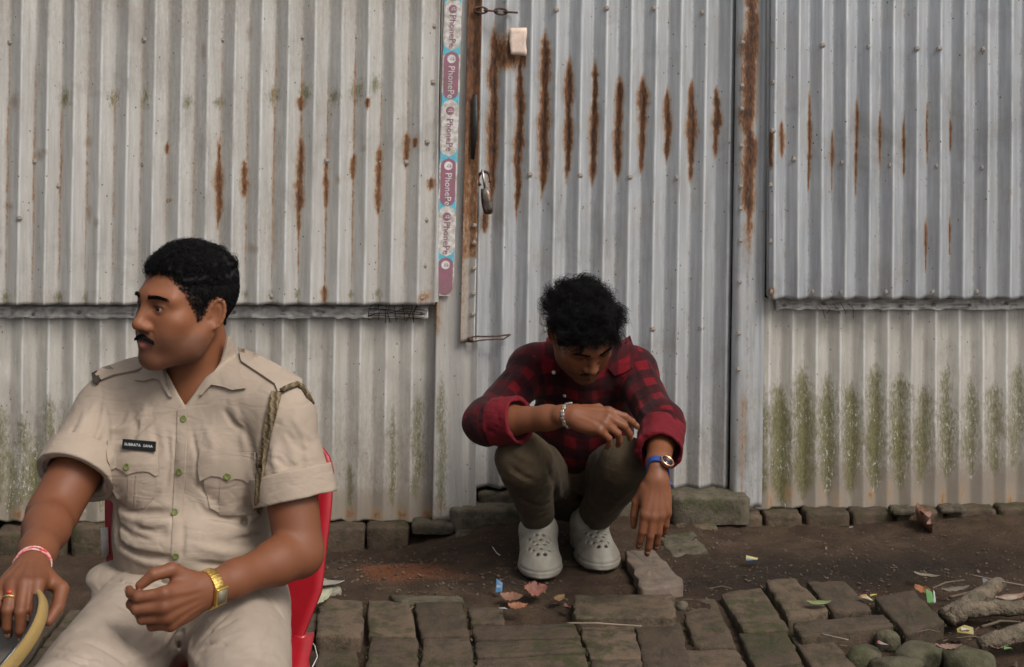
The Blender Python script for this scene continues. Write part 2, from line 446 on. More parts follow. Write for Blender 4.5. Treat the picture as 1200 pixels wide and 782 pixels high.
# ------------------------------------------------------------------ materials of the wall
def galvanised(name, light=(0.50,0.50,0.495), dark=(0.36,0.365,0.37), warm=0.0, metallic=0.35, rough=0.48):
    m = NT(name); at_ = m.attr('mask'); a = m.sep(at_.outputs['Color']); pr_ = at_.outputs['Alpha']
    streak = m.noise(1.0, 5, 0.65, m.coord((70, 70, 3.5))); fine = m.noise(1.0, 5, 0.7, m.coord((420, 420, 120)))
    blot = m.noise(9.0, 4, 0.6); ragg = m.noise(1.0, 6, 0.72, m.coord((150, 150, 55)))
    base = m.mix(m.step(streak, 0.30, 0.72), light, dark)
    base = m.mix(m.math('MULTIPLY', m.step(blot, 0.45, 0.75), 0.55), base, (0.42, 0.40, 0.37))
    base = m.mix(m.math('MULTIPLY', m.step(fine, 0.60, 0.74), 0.35), base, (0.20, 0.19, 0.18))
    bloom = m.noise(1.0, 6, 0.75, m.coord((230, 230, 16))); base = m.mix(m.math('MULTIPLY', m.step(bloom, 0.56, 0.66), 0.55), base, (0.60, 0.60, 0.59))
    base = m.mix(m.math('MULTIPLY', m.step(m.noise(1.0, 6, 0.75, m.coord((110, 110, 9))), 0.58, 0.72), 0.5), base, (0.22, 0.20, 0.175))
    # ridges rubbed bright, their highlight line painted into the colour; a broken crust of rust and lime along the valley creases
    wear_glint = m.math('MULTIPLY', m.step(m.math('ADD', pr_, m.math('MULTIPLY', m.math('SUBTRACT', bloom, 0.5), 0.10)), 0.925, 0.985), m.step(m.noise(1.0, 4, 0.6, m.coord((25, 25, 6))), 0.30, 0.55))
    base = m.mix(m.math('MULTIPLY', wear_glint, 0.75), base, (0.74, 0.745, 0.74))
    crust = m.step(m.math('ADD', m.math('SUBTRACT', 1.0, pr_), m.math('MULTIPLY', m.math('SUBTRACT', m.noise(1.0, 6, 0.75, m.coord((160, 160, 90))), 0.5), 0.34)), 0.965, 1.04)
    ccol = m.mix(m.step(m.noise(1.0, 4, 0.6, m.coord((60, 60, 22))), 0.44, 0.58), (0.50, 0.47, 0.42), (0.20, 0.125, 0.075))
    base = m.mix(m.math('MULTIPLY', crust, 0.7), base, ccol)
    # small dark scuffs and chips
    vo = m.n('ShaderNodeTexVoronoi'); vo.inputs['Scale'].default_value = 40; m.l(m.coord((1, 1, 0.8)), vo.inputs['Vector'])
    chip = m.math('MULTIPLY', m.math('LESS_THAN', vo.outputs['Distance'], 0.085), m.step(blot, 0.42, 0.52))
    base = m.mix(chip, base, (0.07, 0.06, 0.055))
    grime = m.noise(3.2, 6, 0.72, dist=0.6); base = m.mix(m.math('MULTIPLY', m.step(grime, 0.50, 0.72), 0.42), base, (0.20, 0.18, 0.155))
    if warm: base = m.mix(warm, base, (0.40, 0.36, 0.30))
    rag = m.math('MULTIPLY', m.math('SUBTRACT', ragg, 0.5), 1.3)
    dirt = m.step(m.math('ADD', a[2], m.math('MULTIPLY', rag, 0.55)), 0.18, 0.95)
    base = m.mix(m.math('MULTIPLY', dirt, 0.85), base, m.mix(blot, (0.135, 0.102, 0.074), (0.225, 0.185, 0.142)))
    moss = m.step(m.math('ADD', a[1], m.math('MULTIPLY', rag, 0.95)), 0.22, 0.95)
    base = m.mix(m.math('MULTIPLY', moss, 0.92), base, m.mix(m.step(fine, 0.4, 0.6), (0.062, 0.058, 0.016), (0.130, 0.118, 0.042)))
    flake = m.math('MULTIPLY', m.step(m.noise(1.0, 5, 0.7, m.coord((190, 190, 70))), 0.595, 0.61), m.math('MULTIPLY', m.step(a[1], 0.25, 0.5), m.step(m.noise(13.0), 0.44, 0.56)))
    base = m.mix(flake, base, (0.42, 0.42, 0.40))
    rust = m.step(m.math('ADD', a[0], m.math('MULTIPLY', rag, 1.0)), 0.36, 0.72)
    halo = m.step(m.math('ADD', a[0], m.math('MULTIPLY', rag, 0.45)), 0.02, 0.60)
    base = m.mix(m.math('MULTIPLY', halo, 0.6), base, (0.29, 0.185, 0.095))
    rcol = m.mix(m.step(m.noise(1.0, 4, 0.6, m.coord((120, 120, 40))), 0.4, 0.62), (0.030, 0.012, 0.007), (0.105, 0.040, 0.014))
    rcol = m.mix(m.step(m.math('ADD', a[0], m.math('MULTIPLY', rag, 0.5)), 0.5, 0.95), (0.215, 0.095, 0.035), rcol)
    base = m.mix(rust, base, rcol)
    cover = m.math('MAXIMUM', rust, m.math('MAXIMUM', moss, m.math('MULTIPLY', dirt, 0.8)))
    m.set(Base_Color=base, Metallic=m.math('MULTIPLY', m.math('SUBTRACT', 1.0, cover), metallic),
          Roughness=m.math('ADD', m.math('MULTIPLY', cover, 0.35), m.math('ADD', rough-0.08, m.math('MULTIPLY', blot, 0.2))))
    m.bump(m.math('ADD', m.math('MULTIPLY', fine, 0.35), m.math('ADD', m.math('MULTIPLY', blot, 1.2), m.math('MULTIPLY', rust, ragg))), 0.25, 0.004)
    return m.m
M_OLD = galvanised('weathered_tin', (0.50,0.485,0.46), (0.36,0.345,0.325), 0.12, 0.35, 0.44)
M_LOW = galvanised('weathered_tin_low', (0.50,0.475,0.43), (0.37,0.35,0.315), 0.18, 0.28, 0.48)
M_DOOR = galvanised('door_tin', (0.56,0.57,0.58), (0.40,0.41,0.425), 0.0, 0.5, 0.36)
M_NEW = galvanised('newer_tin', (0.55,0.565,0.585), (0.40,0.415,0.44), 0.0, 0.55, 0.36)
M_SCREW = plain('screw_metal', (0.30,0.275,0.24), (0.13,0.095,0.07), 0.75, 140, 0.1)
M_RUSTY = plain('rusty_iron', (0.085,0.040,0.022), (0.035,0.020,0.015), 0.75, 60, 0.3, 0.5, 150, 0.003)
M_STEEL = plain('worn_steel', (0.42,0.38,0.34), (0.16,0.10,0.07), 0.38, 40, 0.85)
M_DARK = plain('dark_gap_backing', (0.03,0.027,0.024), None, 0.9)  # only for the board added behind the gaps in the tin
M_WIRE = plain('dark_wire', (0.05,0.045,0.04), None, 0.6, 60, 0.5)

def streak(px, py, x, y0, y1, hw):
    # a run of rust or moss: wanders sideways, swells and thins, breaks up towards its ends
    sd = int(abs(x)*7) % 97; q = np.stack([py*0.05, py*0+x, py*0], 1); q2 = np.stack([py*0.16, py*0+x, py*0+3], 1)
    t = np.clip((py-y0)/(y1-y0), 0, 1); w = hw*np.sin(np.pi*np.clip(t, 0.01, 0.99)**0.85)**0.5*(1+0.45*smoothnoise(q, 1.0, sd)+0.30*smoothnoise(q2, 1.0, sd+1))
    xx = x + hw*0.30*smoothnoise(q, 0.7, sd+2)
    core = np.clip(1.12-0.72*np.abs(px-xx)/np.maximum(w, 0.4), 0, 1)*np.clip(np.minimum(t, 1-t)*5+0.35, 0, 1)
    return np.where((py > y0) & (py < y1), core, 0)
def blob(px, py, x, y, rx, ry): return np.clip(1.1-np.sqrt(((px-x)/rx)**2+((py-y)/ry)**2)*0.7, 0, 1)
def tin(name, parent, x0, x1, y0, y1, valley, pitch, depth, off, mat, mask=None, lean=0.0, rows=90, rag=0.0, dent=0.004, sharp=0.85, seed=1, bend=None):
    """A corrugated (or, with depth 0, flat) sheet of tin standing in the wall; extents in photo pixels at the wall."""
    nx = max(4, int((x1-x0)/(pitch/20.0))); xs = np.linspace(x0, x1, nx); ys = np.linspace(0, 1, rows)
    PX, T = np.meshgrid(xs, ys); yb = y1 + rag*smoothnoise(np.stack([xs*0.11, xs*0, xs*0], 1), 1.0, seed+5)*1.0
    PY = y0 + (yb[None]-y0)*T
    ph = np.cos(2*np.pi*(PX-valley)/pitch); prof = -np.arcsin(np.clip(ph, -1, 1)*0.965)/math.asin(0.965)
    pl = PX + lean*(PY-200.0)
    k = (pl-600)/F; Y = 4.5/(1-WSL*k); B = np.stack([k*Y, Y, CAMH-(PY-HOR)/F*Y], -1)
    q = np.stack([PX.ravel()*0.012, PY.ravel()*0.006, PX.ravel()*0], 1)
    amp = 1.0 + 0.25*smoothnoise(q, 1.0, seed)
    o = off + 0.5*depth*prof*amp.reshape(prof.shape) + dent*smoothnoise(q*1.7, 1.0, seed+2).reshape(prof.shape) + 0.3*dent*smoothnoise(q*6, 1.0, seed+3).reshape(prof.shape)
    if bend is not None: o = o + bend(PX, PY)
    B = B + WN*o[..., None]
    idx = np.arange(nx*rows).reshape(rows, nx)
    Q = np.stack([idx[1:, :-1], idx[1:, 1:], idx[:-1, 1:], idx[:-1, :-1]], -1).reshape(-1, 4)
    me = mesh_np(name, B.reshape(-1, 3), Q)
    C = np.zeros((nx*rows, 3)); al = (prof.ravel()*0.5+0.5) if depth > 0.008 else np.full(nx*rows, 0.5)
    if mask is not None:
        r, g, b = mask(PX.ravel(), PY.ravel(), prof.ravel()); C = np.stack([r, g, b], 1)
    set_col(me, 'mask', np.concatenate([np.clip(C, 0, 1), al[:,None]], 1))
    ob = link(name, me, mat, parent); so = ob.modifiers.new('gauge', 'SOLIDIFY'); so.thickness = 0.0012; so.offset = -1
    return ob
_scr = MB(); _scr.lathe((0,0,0), (0,0,1), [(0.0086,-0.005),(0.0088,-0.0004),(0.0076,0.0002),(0.0044,0.0000),(0.0032,0.0010),(0.0016,0.0012)], 10)
SCREW = _scr.mesh('screw'); SCREW.materials.append(M_SCREW)
def ridge(x, valley, pitch): return -math.asin(0.965*math.cos(2*math.pi*(x-valley)/pitch))/math.asin(0.965)
def screw(px, py, off, parent, s=1.0):
    o = bpy.data.objects.new('screw', SCREW); COL.objects.link(o); o.parent = parent
    loc = Vector(Wp(px, py, off)); o.location = loc - parent.location; o.rotation_euler = Vector(WN).to_track_quat('Z', 'Y').to_euler(); o.scale = (s, s, s)
    return o

XL, XR, YT = -330, 1530, -150                # how far the wall runs past the picture (photo pixels)
# ---- fixed wall left of the door, and its hinged shutter
wall_l = empty('tin_wall', Wp(200, 612), 'corrugated tin wall sheet, moss stained, below the left shutter', 'wall')
def m_low_left(px, py, pr):
    r = np.zeros_like(px); g = np.zeros_like(px); b = np.clip((py-570)/40, 0, 1)*0.75 + np.clip((py-440)/130, 0, 1)*0.42 + 0.26
    for x, a, c, w in ((493,455,592,10),(465,470,600,6),(523,440,600,7),(4,470,605,12),(31,480,605,12),(62,455,610,13),(92,500,605,8),(124,520,605,7),(415,540,600,5)): g = np.maximum(g, streak(px, py, x, a, c, w)*0.85)
    for x in (380, 410, 440, 470, 500, 60, 140, 20): r = np.maximum(r, blob(px, py, x+7, 603, 9, 9)*0.62)
    r = np.maximum(r, blob(px, py, 519, 352, 12, 26)*0.6)
    film = np.clip((py-455-25*smoothnoise(np.stack([px*0.05, py*0.004, px*0], 1), 1.0, 77))/70, 0, 1)*(0.55+0.45*smoothnoise(np.stack([px*0.03, py*0.012, px*0], 1), 1.0, 78))
    g = np.maximum(g*0.85, film*(0.74+0.30*np.clip(-pr, -1, 1))*np.clip(1.25-np.abs(px-40)/120, 0.28, 1))
    return r, g, b
tin('sheet', wall_l, XL, 549, 357, 611, 15, 30.4, 0.012, 0.0, M_LOW, m_low_left, lean=-0.014, rows=110, rag=3.0, dent=0.007, seed=3,
    bend=lambda px, py: 0.012*np.clip((px-500)/40, 0, 1))
def crumple(px, py): return 0.006*smoothnoise(np.stack([px.ravel()*0.06, py.ravel()*0.10, px.ravel()*0], 1), 1.0, 4).reshape(px.shape) + 0.004*smoothnoise(np.stack([px.ravel()*0.17, py.ravel()*0.30, px.ravel()*0], 1), 1.0, 5).reshape(px.shape) + 0.010*np.clip((py-356)/14, 0, 1)
def m_strip(px, py, pr): z = np.zeros_like(px); return blob(px, py, 480, 366, 14, 8)*0.5, z, z+0.10+0.3*(py > 369)
tin('cover_strip', wall_l, XL, 502, 358, 371.5, 0, 40, 0.0, 0.010, M_OLD, m_strip, rows=16, rag=1.6, dent=0.003, seed=9, bend=crumple)
for x in range(-300, 500, 57): screw(x+random.uniform(-6, 6), 366+random.uniform(-1.5, 1.5), 0.020, wall_l, 0.6)
for k in range(9):                           # tangle of tie wire at the end of the strip
    mb = MB(); x = 436+k*7+random.uniform(-3, 3)
    mb.tube([Wp(x+random.uniform(-4,4), 355+random.uniform(-2,2), 0.028), Wp(x+random.uniform(-5,5), 364, 0.034+0.004*(k%3)), Wp(x+random.uniform(-5,5), 374+random.uniform(-2,4), 0.022)], 0.0011, 5)
    mb.build('tie_wire', M_WIRE, wall_l)
for k in range(4):
    mb = MB(); mb.tube([Wp(432+i*11, 361+2.6*k+random.uniform(-2,2), 0.031+0.003*(k%2)) for i in range(7)], 0.0011, 5); mb.build('tie_wire', M_WIRE, wall_l)

def frame_bars(parent, x0, x1, yb, off, mat, lean=0.0):
    mb = MB(); a, b = Wp(x0, yb-6, off-0.028), Wp(x1, yb-6, off-0.028)
    R = np.stack([unit(b-a), -WN, (0,0,1)], 1); mb.box((a+b)/2, (np.linalg.norm(b-a)/2, 0.012, 0.014), R); mb.build('frame_bar', mat, parent, smooth=False)
shut_l = empty('window_shutter', Wp(200, 353, 0.05), 'grey corrugated shutter panel with green stains, above the uniformed person', 'shutter', 'tin shutters')
def m_shut_l(px, py, pr):
    r = np.zeros_like(px); g = np.zeros_like(px)
    for x, y, rx, ry in ((81,114,9,15),(137,115,9,13),(173,114,8,16),(222,119,7,10),(322,112,10,15),(358,108,10,14),(392,114,9,13),(418,106,12,17),(439,99,7,15),(259,119,8,9),(16,345,7,9),(77,344,7,9),(323,343,6,8),(446,341,6,9),(108,345,5,8),(293,341,5,6),(353,341,5,10),(415,342,5,7)):
        g = np.maximum(g, blob(px, py, x, y, rx, ry)*0.82)
    for x, a, c, w in ((260,158,272,5),(353.5,150,285,5),(352,112,130,4),(431,112,128,4),(415.5,176,212,4),(445,165,255,5),(476,152,200,5),(384,178,250,4),(290,183,232,6),(199,165,180,3),(353,205,250,6),(384,330,352,5),(505,205,222,5),(486,158,172,5),(203,230,236,4)):
        r = np.maximum(r, streak(px, py, x, a, c, w)*0.86)
    for x in np.arange(15, 500, 30.8): r = np.maximum(r, streak(px, py, x, 8+(x*7) % 90, 355, 1.8)*(0.50+0.14*math.sin(x)))
    r = np.maximum(r, blob(px, py, 500, 345, 8, 8)*0.7)
    b = 0.27 + 0.22*smoothnoise(np.stack([px*0.012, py*0.010, px*0], 1), 1.0, 91) + 0.14*smoothnoise(np.stack([px*0.06, py*0.02, px*0], 1), 1.0, 92) + np.clip((60-py)/140, 0, 1)*0.40 + 0.1*(py > 335) + 0.16*np.clip(-pr-0.4, 0, 1)
    for x, y, rx, ry in ((52,180,9,9),(58,176,7,5),(108,165,6,9),(110,248,6,14),(120,258,5,8),(17,240,8,6),(6,292,8,9),(398,208,4,7),(427,172,6,4),(301,288,12,9),(240,60,5,16),(292,38,6,14),(22,118,10,14)): b = np.maximum(b, blob(px, py, x, y, rx, ry)*0.85)
    return r, g, b
tin('sheet', shut_l, XL, 512.5, YT, 353, 15, 30.8, 0.015, 0.062, M_OLD, m_shut_l, lean=-0.018, rows=130, rag=0.6, dent=0.003, seed=11)
frame_bars(shut_l, XL, 508, 350, 0.050, M_RUSTY)
mb = MB(); mb.box((Wp(509.5, 350, 0.03)+Wp(514.5, YT, 0.03))/2, (0.005, 0.018, (Wp(511,YT)-Wp(511,352))[2]/2)); mb.build('frame_bar', M_OLD, shut_l, smooth=False)
for (x, y) in ((15,50),(77,50),(171,47),(261,47),(353,44),(416,44),(46,188),(108,188),(173,191),(230,189),(291,189),(384,187),(446,188),(476,189),(505,31),(505,96),(500,165),(500,255),(499,308),(496,345),(138,350),(323,344),(200,345),(384,345),(-60,50),(-130,50),(-60,189),(-200,189),(73,216),(31,253),(203,233)):
    screw(x-0.018*(y-200), y, 0.0630+0.0075*ridge(x, 15, 30.8), shut_l)

# ---- jamb, tape and rusty angle between shutter and door
jamb = empty('door_jamb', Wp(535, 600), 'tin clad jamb with a rusty iron edge left of the door', 'door jamb')
def m_jamb(px, py, pr):
    z = np.zeros_like(px); g = streak(px, py, 523, 430, 612, 9)*0.75; r = streak(px, py, 546, 215, 310, 5)*0.8
    r = np.maximum(r, streak(px, py, 515, 310, 395, 6)*0.55); r = np.maximum(r, blob(px, py, 522, 590, 12, 12)*0.35)
    return r, g, z+0.15+np.clip((py-560)/60, 0, 1)*0.6
tin('sheet', jamb, 514, 549, YT, 607, 531, 36, 0.006, 0.034, M_OLD, m_jamb, lean=-0.018, rows=110, dent=0.003, seed=21)
def m_angle(px, py, pr):
    r = 0.60 + 0.25*np.clip(1-(py-60)/260, -1, 1); r = np.where(py > 300, 0.42-0.10*np.abs(px-545)/4, r)
    return np.clip(r, 0, 1), np.zeros_like(px), np.full_like(px, 0.25)
tin('iron_edge', jamb, 543.5, 560, YT, 398, 551, 17, 0.010, 0.047, M_OLD, m_angle, lean=-0.022, rows=110, dent=0.002, seed=23)
tin('edge_fold', jamb, 544, 562, 396, 596, 553, 20, 0.010, 0.022, M_OLD, m_jamb, lean=-0.012, rows=50, dent=0.003, seed=25)
for y in (262, 282, 312, 341, 365): screw(557-0.02*(y-200), y, 0.052, jamb, 0.8)
mb = MB(); a = Wp(556, 110, 0.056); b = Wp(553, 185, 0.056)
mb.tube([a, (a+b)/2+np.array((0.003,0,0)), b], [0.008,0.012,0.007], 8, flat=0.5); mb.build('tar_patch', plain('black_tar', (0.02,0.018,0.016), None, 0.5, 50, 0, 0.6, 120, 0.004), jamb)

# adhesive tape with printed mauve lettering
M_TWHITE = plain('tape_white', (0.58,0.56,0.54), (0.36,0.32,0.28), 0.6, 70); M_TPUR = plain('tape_mauve', (0.27,0.105,0.155), (0.20,0.11,0.12), 0.6, 60)
M_TCYAN = plain('tape_cyan', (0.10,0.42,0.55), (0.09,0.34,0.44), 0.55, 90); M_TINK = plain('tape_white_ink', (0.66,0.62,0.62), None, 0.55)
tape = empty('adhesive_tape', Wp(523, 345, 0.05), 'white adhesive tape strip printed with mauve lettering, left of the door', 'tape')
def tc(y): return 531.0 - 10.0*y/345
def tape_poly(name, rows_, off, mat):        # rows_: (y, half width px)
    V = []; n = len(rows_)
    for y, hw in rows_:
        for sgn in (-1, 1): V.append(Wp(tc(y)+sgn*hw, y, 0.0445+off))
    for y, hw in rows_:
        for sgn in (-1, 1): V.append(Wp(tc(y)+sgn*hw, y, 0.0445+off-0.0006))
    Fc = [(2*i, 2*i+2, 2*i+3, 2*i+1) for i in range(n-1)]
    Fc += [(2*i+2*n, 2*i+1+2*n, 2*i+3+2*n, 2*i+2+2*n) for i in range(n-1)]
    Fc += [(2*i, 2*i+2*n, 2*i+2+2*n, 2*i+2) for i in range(n-1)] + [(2*i+1, 2*i+3, 2*i+3+2*n, 2*i+1+2*n) for i in range(n-1)]
    b_ = MB(); b_.add(V, Fc); return b_.build(name, mat, tape, smooth=False)
def pill(y0, y1, hw): return [(y0+(y1-y0)*t, max(hw*min(1, math.sin(math.acos(max(-1, min(1, 1-min(t, 1-t)*(y1-y0)/hw)))) if min(t, 1-t)*(y1-y0) < hw else 1), 0.3)) for t in np.linspace(0, 1, 25)]
tape_poly('tape_base', [(y, 10.2+0.3*math.sin(y*0.2)-(0 if y < 322 else (y-322)*0.17)) for y in range(-148, 347, 6)], 0.0, M_TWHITE)
for y in (-122, -62, 0, 56, 116, 181, 240, 297):
    tape_poly('cyan_band', [(y-8, 9.6), (y+8, 9.6)], 0.0008, M_TCYAN)
def lettering(txt, y, size, mat, off, name='lettering', dx=0.0):
    cu = bpy.data.curves.new('lettering', 'FONT'); cu.body = txt; cu.size = size; cu.align_x = 'CENTER'; cu.align_y = 'CENTER'; cu.resolution_u = 2; cu.extrude = 0.0002
    tmp = bpy.data.objects.new('tmp', cu); COL.objects.link(tmp)
    me = bpy.data.meshes.new_from_object(tmp.evaluated_get(bpy.context.evaluated_depsgraph_get())); bpy.data.objects.remove(tmp)
    dn = unit(Wp(tc(y+20), y+20)-Wp(tc(y-20), y-20)); rt = unit(np.cross(WN, dn)); c = Wp(tc(y)+dx, y, 0.0445+off)
    Mx = Matrix(((dn[0], rt[0], WN[0], c[0]), (dn[1], rt[1], WN[1], c[1]), (dn[2], rt[2], WN[2], c[2]), (0,0,0,1)))
    if len(me.vertices) == 0: return None
    me.transform(Mx); me.materials.clear(); return link(name, me, mat, tape)
for (a, b, dark) in ((-176,-124,0),(-120,-64,1),(-60,-2,0),(2,55,0),(60,116,1),(120,178,0),(184,240,1),(243,294,0),(299,343,1)):
    if dark: tape_poly('mauve_pill', pill(a, b, 8.6), 0.0012, M_TPUR)
    else: tape_poly('white_pill', pill(a-4, b+4, 9.0), 0.0012, M_TWHITE)
    ci = MB(); ci.lathe(Wp(tc(a+9), a+9, 0.0445+0.0012), WN, [(0.0125,0),(0.0125,0.0006)], 20); ci.build('roundel', M_TINK if dark else M_TPUR, tape, smooth=False)
    lettering('पे', a+9, 0.019, M_TPUR if dark else M_TINK, 0.0022)
    if b < 343: lettering('PhonePe', (a+b)/2+8, 0.0275, M_TINK if dark else M_TPUR, 0.0022)

# ---- the door
door = empty('tin_door', Wp(705, 573, -0.02), 'corrugated tin door streaked with rust behind the squatting person', 'door')
def m_door(px, py, pr):
    r = np.zeros_like(px); g = np.zeros_like(px)
    for x, a, c, w in ((576.7,20,252,6.5),(607.8,52,264,6),(636.5,30,240,7),(666,62,218,6.5),(696,68,222,5.8),(725,84,218,5.8),(753.5,84,208,6.3),(782,100,196,4.8),(810.5,88,220,5.8),(840,98,190,4.8),(571,245,275,5)):
        r = np.maximum(r, streak(px+0.006*(py-150), py, x, a, c, w))
    r = np.maximum(r, 0.78*((px > 573) & (px < 615) & (py > 18) & (py < 82))*np.clip(1.2-np.abs(py-62)/32, 0, 1))
    r = np.maximum(r, blob(px, py, 590, 74, 22, 10)*0.8)
    b = 0.12 + np.clip((py-400)/150, 0, 1)*0.50
    for x in np.arange(577, 850, 29.25): b = np.maximum(b, streak(px, py, x+4, 250, 580, 3)*0.42)
    return r, g, b
tin('sheet', door, 558, 860, YT, 573, 577, 29.25, 0.024, -0.012, M_DOOR, m_door, lean=-0.016, rows=150, dent=0.002, seed=31, sharp=0.75)
for (x, y) in ((652,12),(711,10),(767,10),(824,15),(621,205),(680,206),(738,208),(794,209),(765,386),(822,385),(640,388),(-1,0)):
    if x > 0: screw(x, y, -0.011+0.012*ridge(x+0.016*(y-200), 577, 29.25), door, 0.95)
for x in (561, 846):
    mb = MB(); a, b = Wp(x+5, YT, -0.045), Wp(x-5, 573, -0.045)
    mb.box((a+b)/2, (0.012, 0.012, (a-b)[2]/2)); mb.build('frame_bar', M_RUSTY, door, smooth=False)
for y in (-120, 200, 560):
    mb = MB(); mb.box((Wp(561, y, -0.045)+Wp(846, y, -0.045))/2, ((Wp(846,y)-Wp(561,y))[0]/2-0.014, 0.011, 0.012), np.stack([unit(Wp(846,y)-Wp(561,y)), -WN, (0,0,1)], 1)); mb.build('frame_bar', M_RUSTY, door, smooth=False)
def chain(name, p0, p1, n, r, wire, mat, label, cat):
    t = empty(name, p0, label, cat); d = (np.asarray(p1)-p0)/n; L = np.linalg.norm(d)
    for i in range(n):
        c = p0 + d*(i+0.5); u = unit(d); w = np.array((0,0,1.0)) if i % 2 == 0 else WN; w = unit(w-u*(w@u))
        pts = [c + u*math.cos(a)*L*0.66 + w*math.sin(a)*r for a in np.linspace(0, 2*math.pi, 14, endpoint=False)]
        mb = MB(); mb.tube(pts, wire, 7, closed=True); mb.build('chain_link', mat, t)
    return t
chain('door_chain', Wp(557, 12, 0.058), Wp(604, 15, 0.012), 4, 0.009, 0.0032, M_RUSTY, 'rusty chain of long links at the top of the door', 'chain')
bolt = empty('door_bolt', Wp(548, 394, 0.05), 'rusty wire latch beside the squatting person, low on the door edge', 'latch')
mb = MB(); mb.tube([Wp(547, 393, 0.052), Wp(556, 390.5, 0.05), Wp(568, 392, 0.034), Wp(582, 392.5, 0.022), Wp(598, 391, 0.016)], 0.0026, 7); mb.build('rod', M_RUSTY, bolt)
mb = MB(); mb.tube([Wp(598, 391, 0.016), Wp(590, 396, 0.02), Wp(570, 395.5, 0.034), Wp(556, 396, 0.05), Wp(547, 395, 0.052)], 0.0024, 7); mb.build('rod', M_RUSTY, bolt)
mb = MB(); mb.tube([Wp(549, 394, 0.052), Wp(553, 394, 0.055)], 0.007, 10); mb.build('staple', M_RUSTY, bolt)
lock = empty('padlock', Wp(569, 248, 0.03), 'old steel padlock hanging on the door edge', 'padlock')
mb = MB(); c = Wp(567, 208, 0.045); pts = [c + np.array((math.cos(a)*0.018, math.sin(a)*0.01, math.sin(a)*0.022-0.002)) for a in np.linspace(-0.4, math.pi+0.9, 14)]
mb.tube(pts, 0.0042, 8); mb.build('shackle', M_RUSTY, lock)
mb = MB(); mb.tube([Wp(564.5, 197, 0.05), Wp(566.5, 211, 0.055), Wp(568, 222, 0.055)], 0.0052, 8, flat=0.7); mb.build('hasp', M_STEEL, lock)
mb = MB(); mb.tube([Wp(567, 219, 0.046), Wp(569, 226, 0.047), Wp(570.5, 236, 0.046), Wp(571.5, 246, 0.044), Wp(571.8, 249, 0.044)], [0.016,0.0235,0.0255,0.022,0.014], 16, flat=0.62); mb.build('lock_body', M_STEEL, lock)
note = MB(); a, b, c_, d_ = Wp(597,33,0.008), Wp(617,32.5,0.008), Wp(616.5,65.5,0.010), Wp(597.8,64,0.012)
N_ = 7; V = []; Fc = []
for s_ in (0, -0.0009):
    for i in range(N_):
        for j in range(N_):
            u, v = i/(N_-1), j/(N_-1); V.append((a*(1-u)+b*u)*(1-v)+(d_*(1-u)+c_*u)*v + WN*(s_+0.002*math.sin(u*5+v*3)) + np.array((0.0015*math.sin(v*9)*(u in (0, 1)),0,0)))
for i in range(N_-1):
    for j in range(N_-1):
        q = (i*N_+j, (i+1)*N_+j, (i+1)*N_+j+1, i*N_+j+1); Fc += [q[::-1], tuple(x+N_*N_ for x in q)]
for e in ([(i*N_) for i in range(N_)], [(i*N_+N_-1) for i in range(N_)], list(range(N_)), [(N_-1)*N_+j for j in range(N_)]):
    Fc += [(e[i], e[i+1], e[i+1]+N_*N_, e[i]+N_*N_) for i in range(N_-1)]
note.add(V, Fc); tag(note.build('paper_note', plain('old_paper', (0.62,0.49,0.41), (0.52,0.40,0.33), 0.8, 60)), 'small torn pinkish paper stuck high on the door', 'paper')

# ---- wall right of the door
wall_r = empty('tin_wall', Wp(1030, 590), 'corrugated tin wall sheet with green moss patches, below the right shutter', 'wall')
def m_low_right(px, py, pr):
    r = np.zeros_like(px); g = np.zeros_like(px); b = 0.24+np.clip((py-420)/130, 0, 1)*0.50 + np.clip((py-540)/45, 0, 1)*0.45
    for i, x in enumerate(np.arange(888, 1210, 27.8)):
        g = np.maximum(g, streak(px, py, x, 432+14*math.sin(i*2.1), 604-4*i, 15+3*math.sin(i*1.3))*(0.92-0.02*i))
    top = 452+22*smoothnoise(np.stack([px*0.06, px*0, px*0], 1), 1.0, 71); film = np.clip((py-top)/30, 0, 1)*np.clip((590-py)/60, 0.15, 1)
    g = np.maximum(g, film*(0.76+0.34*np.clip(-pr, -1, 1)+0.25*smoothnoise(np.stack([px*0.05, py*0.03, px*0], 1), 1.0, 72))*np.clip((1330-px)/300, 0.3, 1))
    for i in range(12): r = np.maximum(r, blob(px, py, 872+i*29+6*math.sin(i*2.7), 582+5*math.sin(i*1.9), 5+4*math.sin(i*3.1)**2, 8+9*math.sin(i*1.3)**2)*(0.34+0.26*math.sin(i*4.1)**2))
    return r, g, b
def bulge_r(px, py): return 0.022*np.clip((905-px)/30, 0, 1)
tin('sheet', wall_r, 872, XR, 348, 596, 916, 27.8, 0.013, 0.0, M_LOW, m_low_right, lean=-0.004, rows=90, rag=3.0, dent=0.006, seed=41, bend=bulge_r)
tin('cover_strip', wall_r, 908, XR, 349.5, 362, 0, 40, 0.0, 0.010, M_OLD, m_strip, rows=16, rag=1.6, dent=0.003, seed=44, bend=crumple)
for x in range(918, 1500, 44): screw(x+random.uniform(-5, 5), 356+random.uniform(-1.5, 1.5), 0.020, wall_r, 0.6)
for k in range(5):
    mb = MB(); x = 955+k*9; mb.tube([Wp(x, 354+random.uniform(-2,2), 0.026), Wp(x+6, 362+random.uniform(-2,2), 0.028), Wp(x+random.uniform(2,12), 369+random.uniform(-3,3), 0.014)], 0.001, 5); mb.build('tie_wire', M_WIRE, wall_r)
jamb_r = empty('door_jamb', Wp(872, 590), 'folded tin jamb with a long rust stain right of the door', 'door jamb')
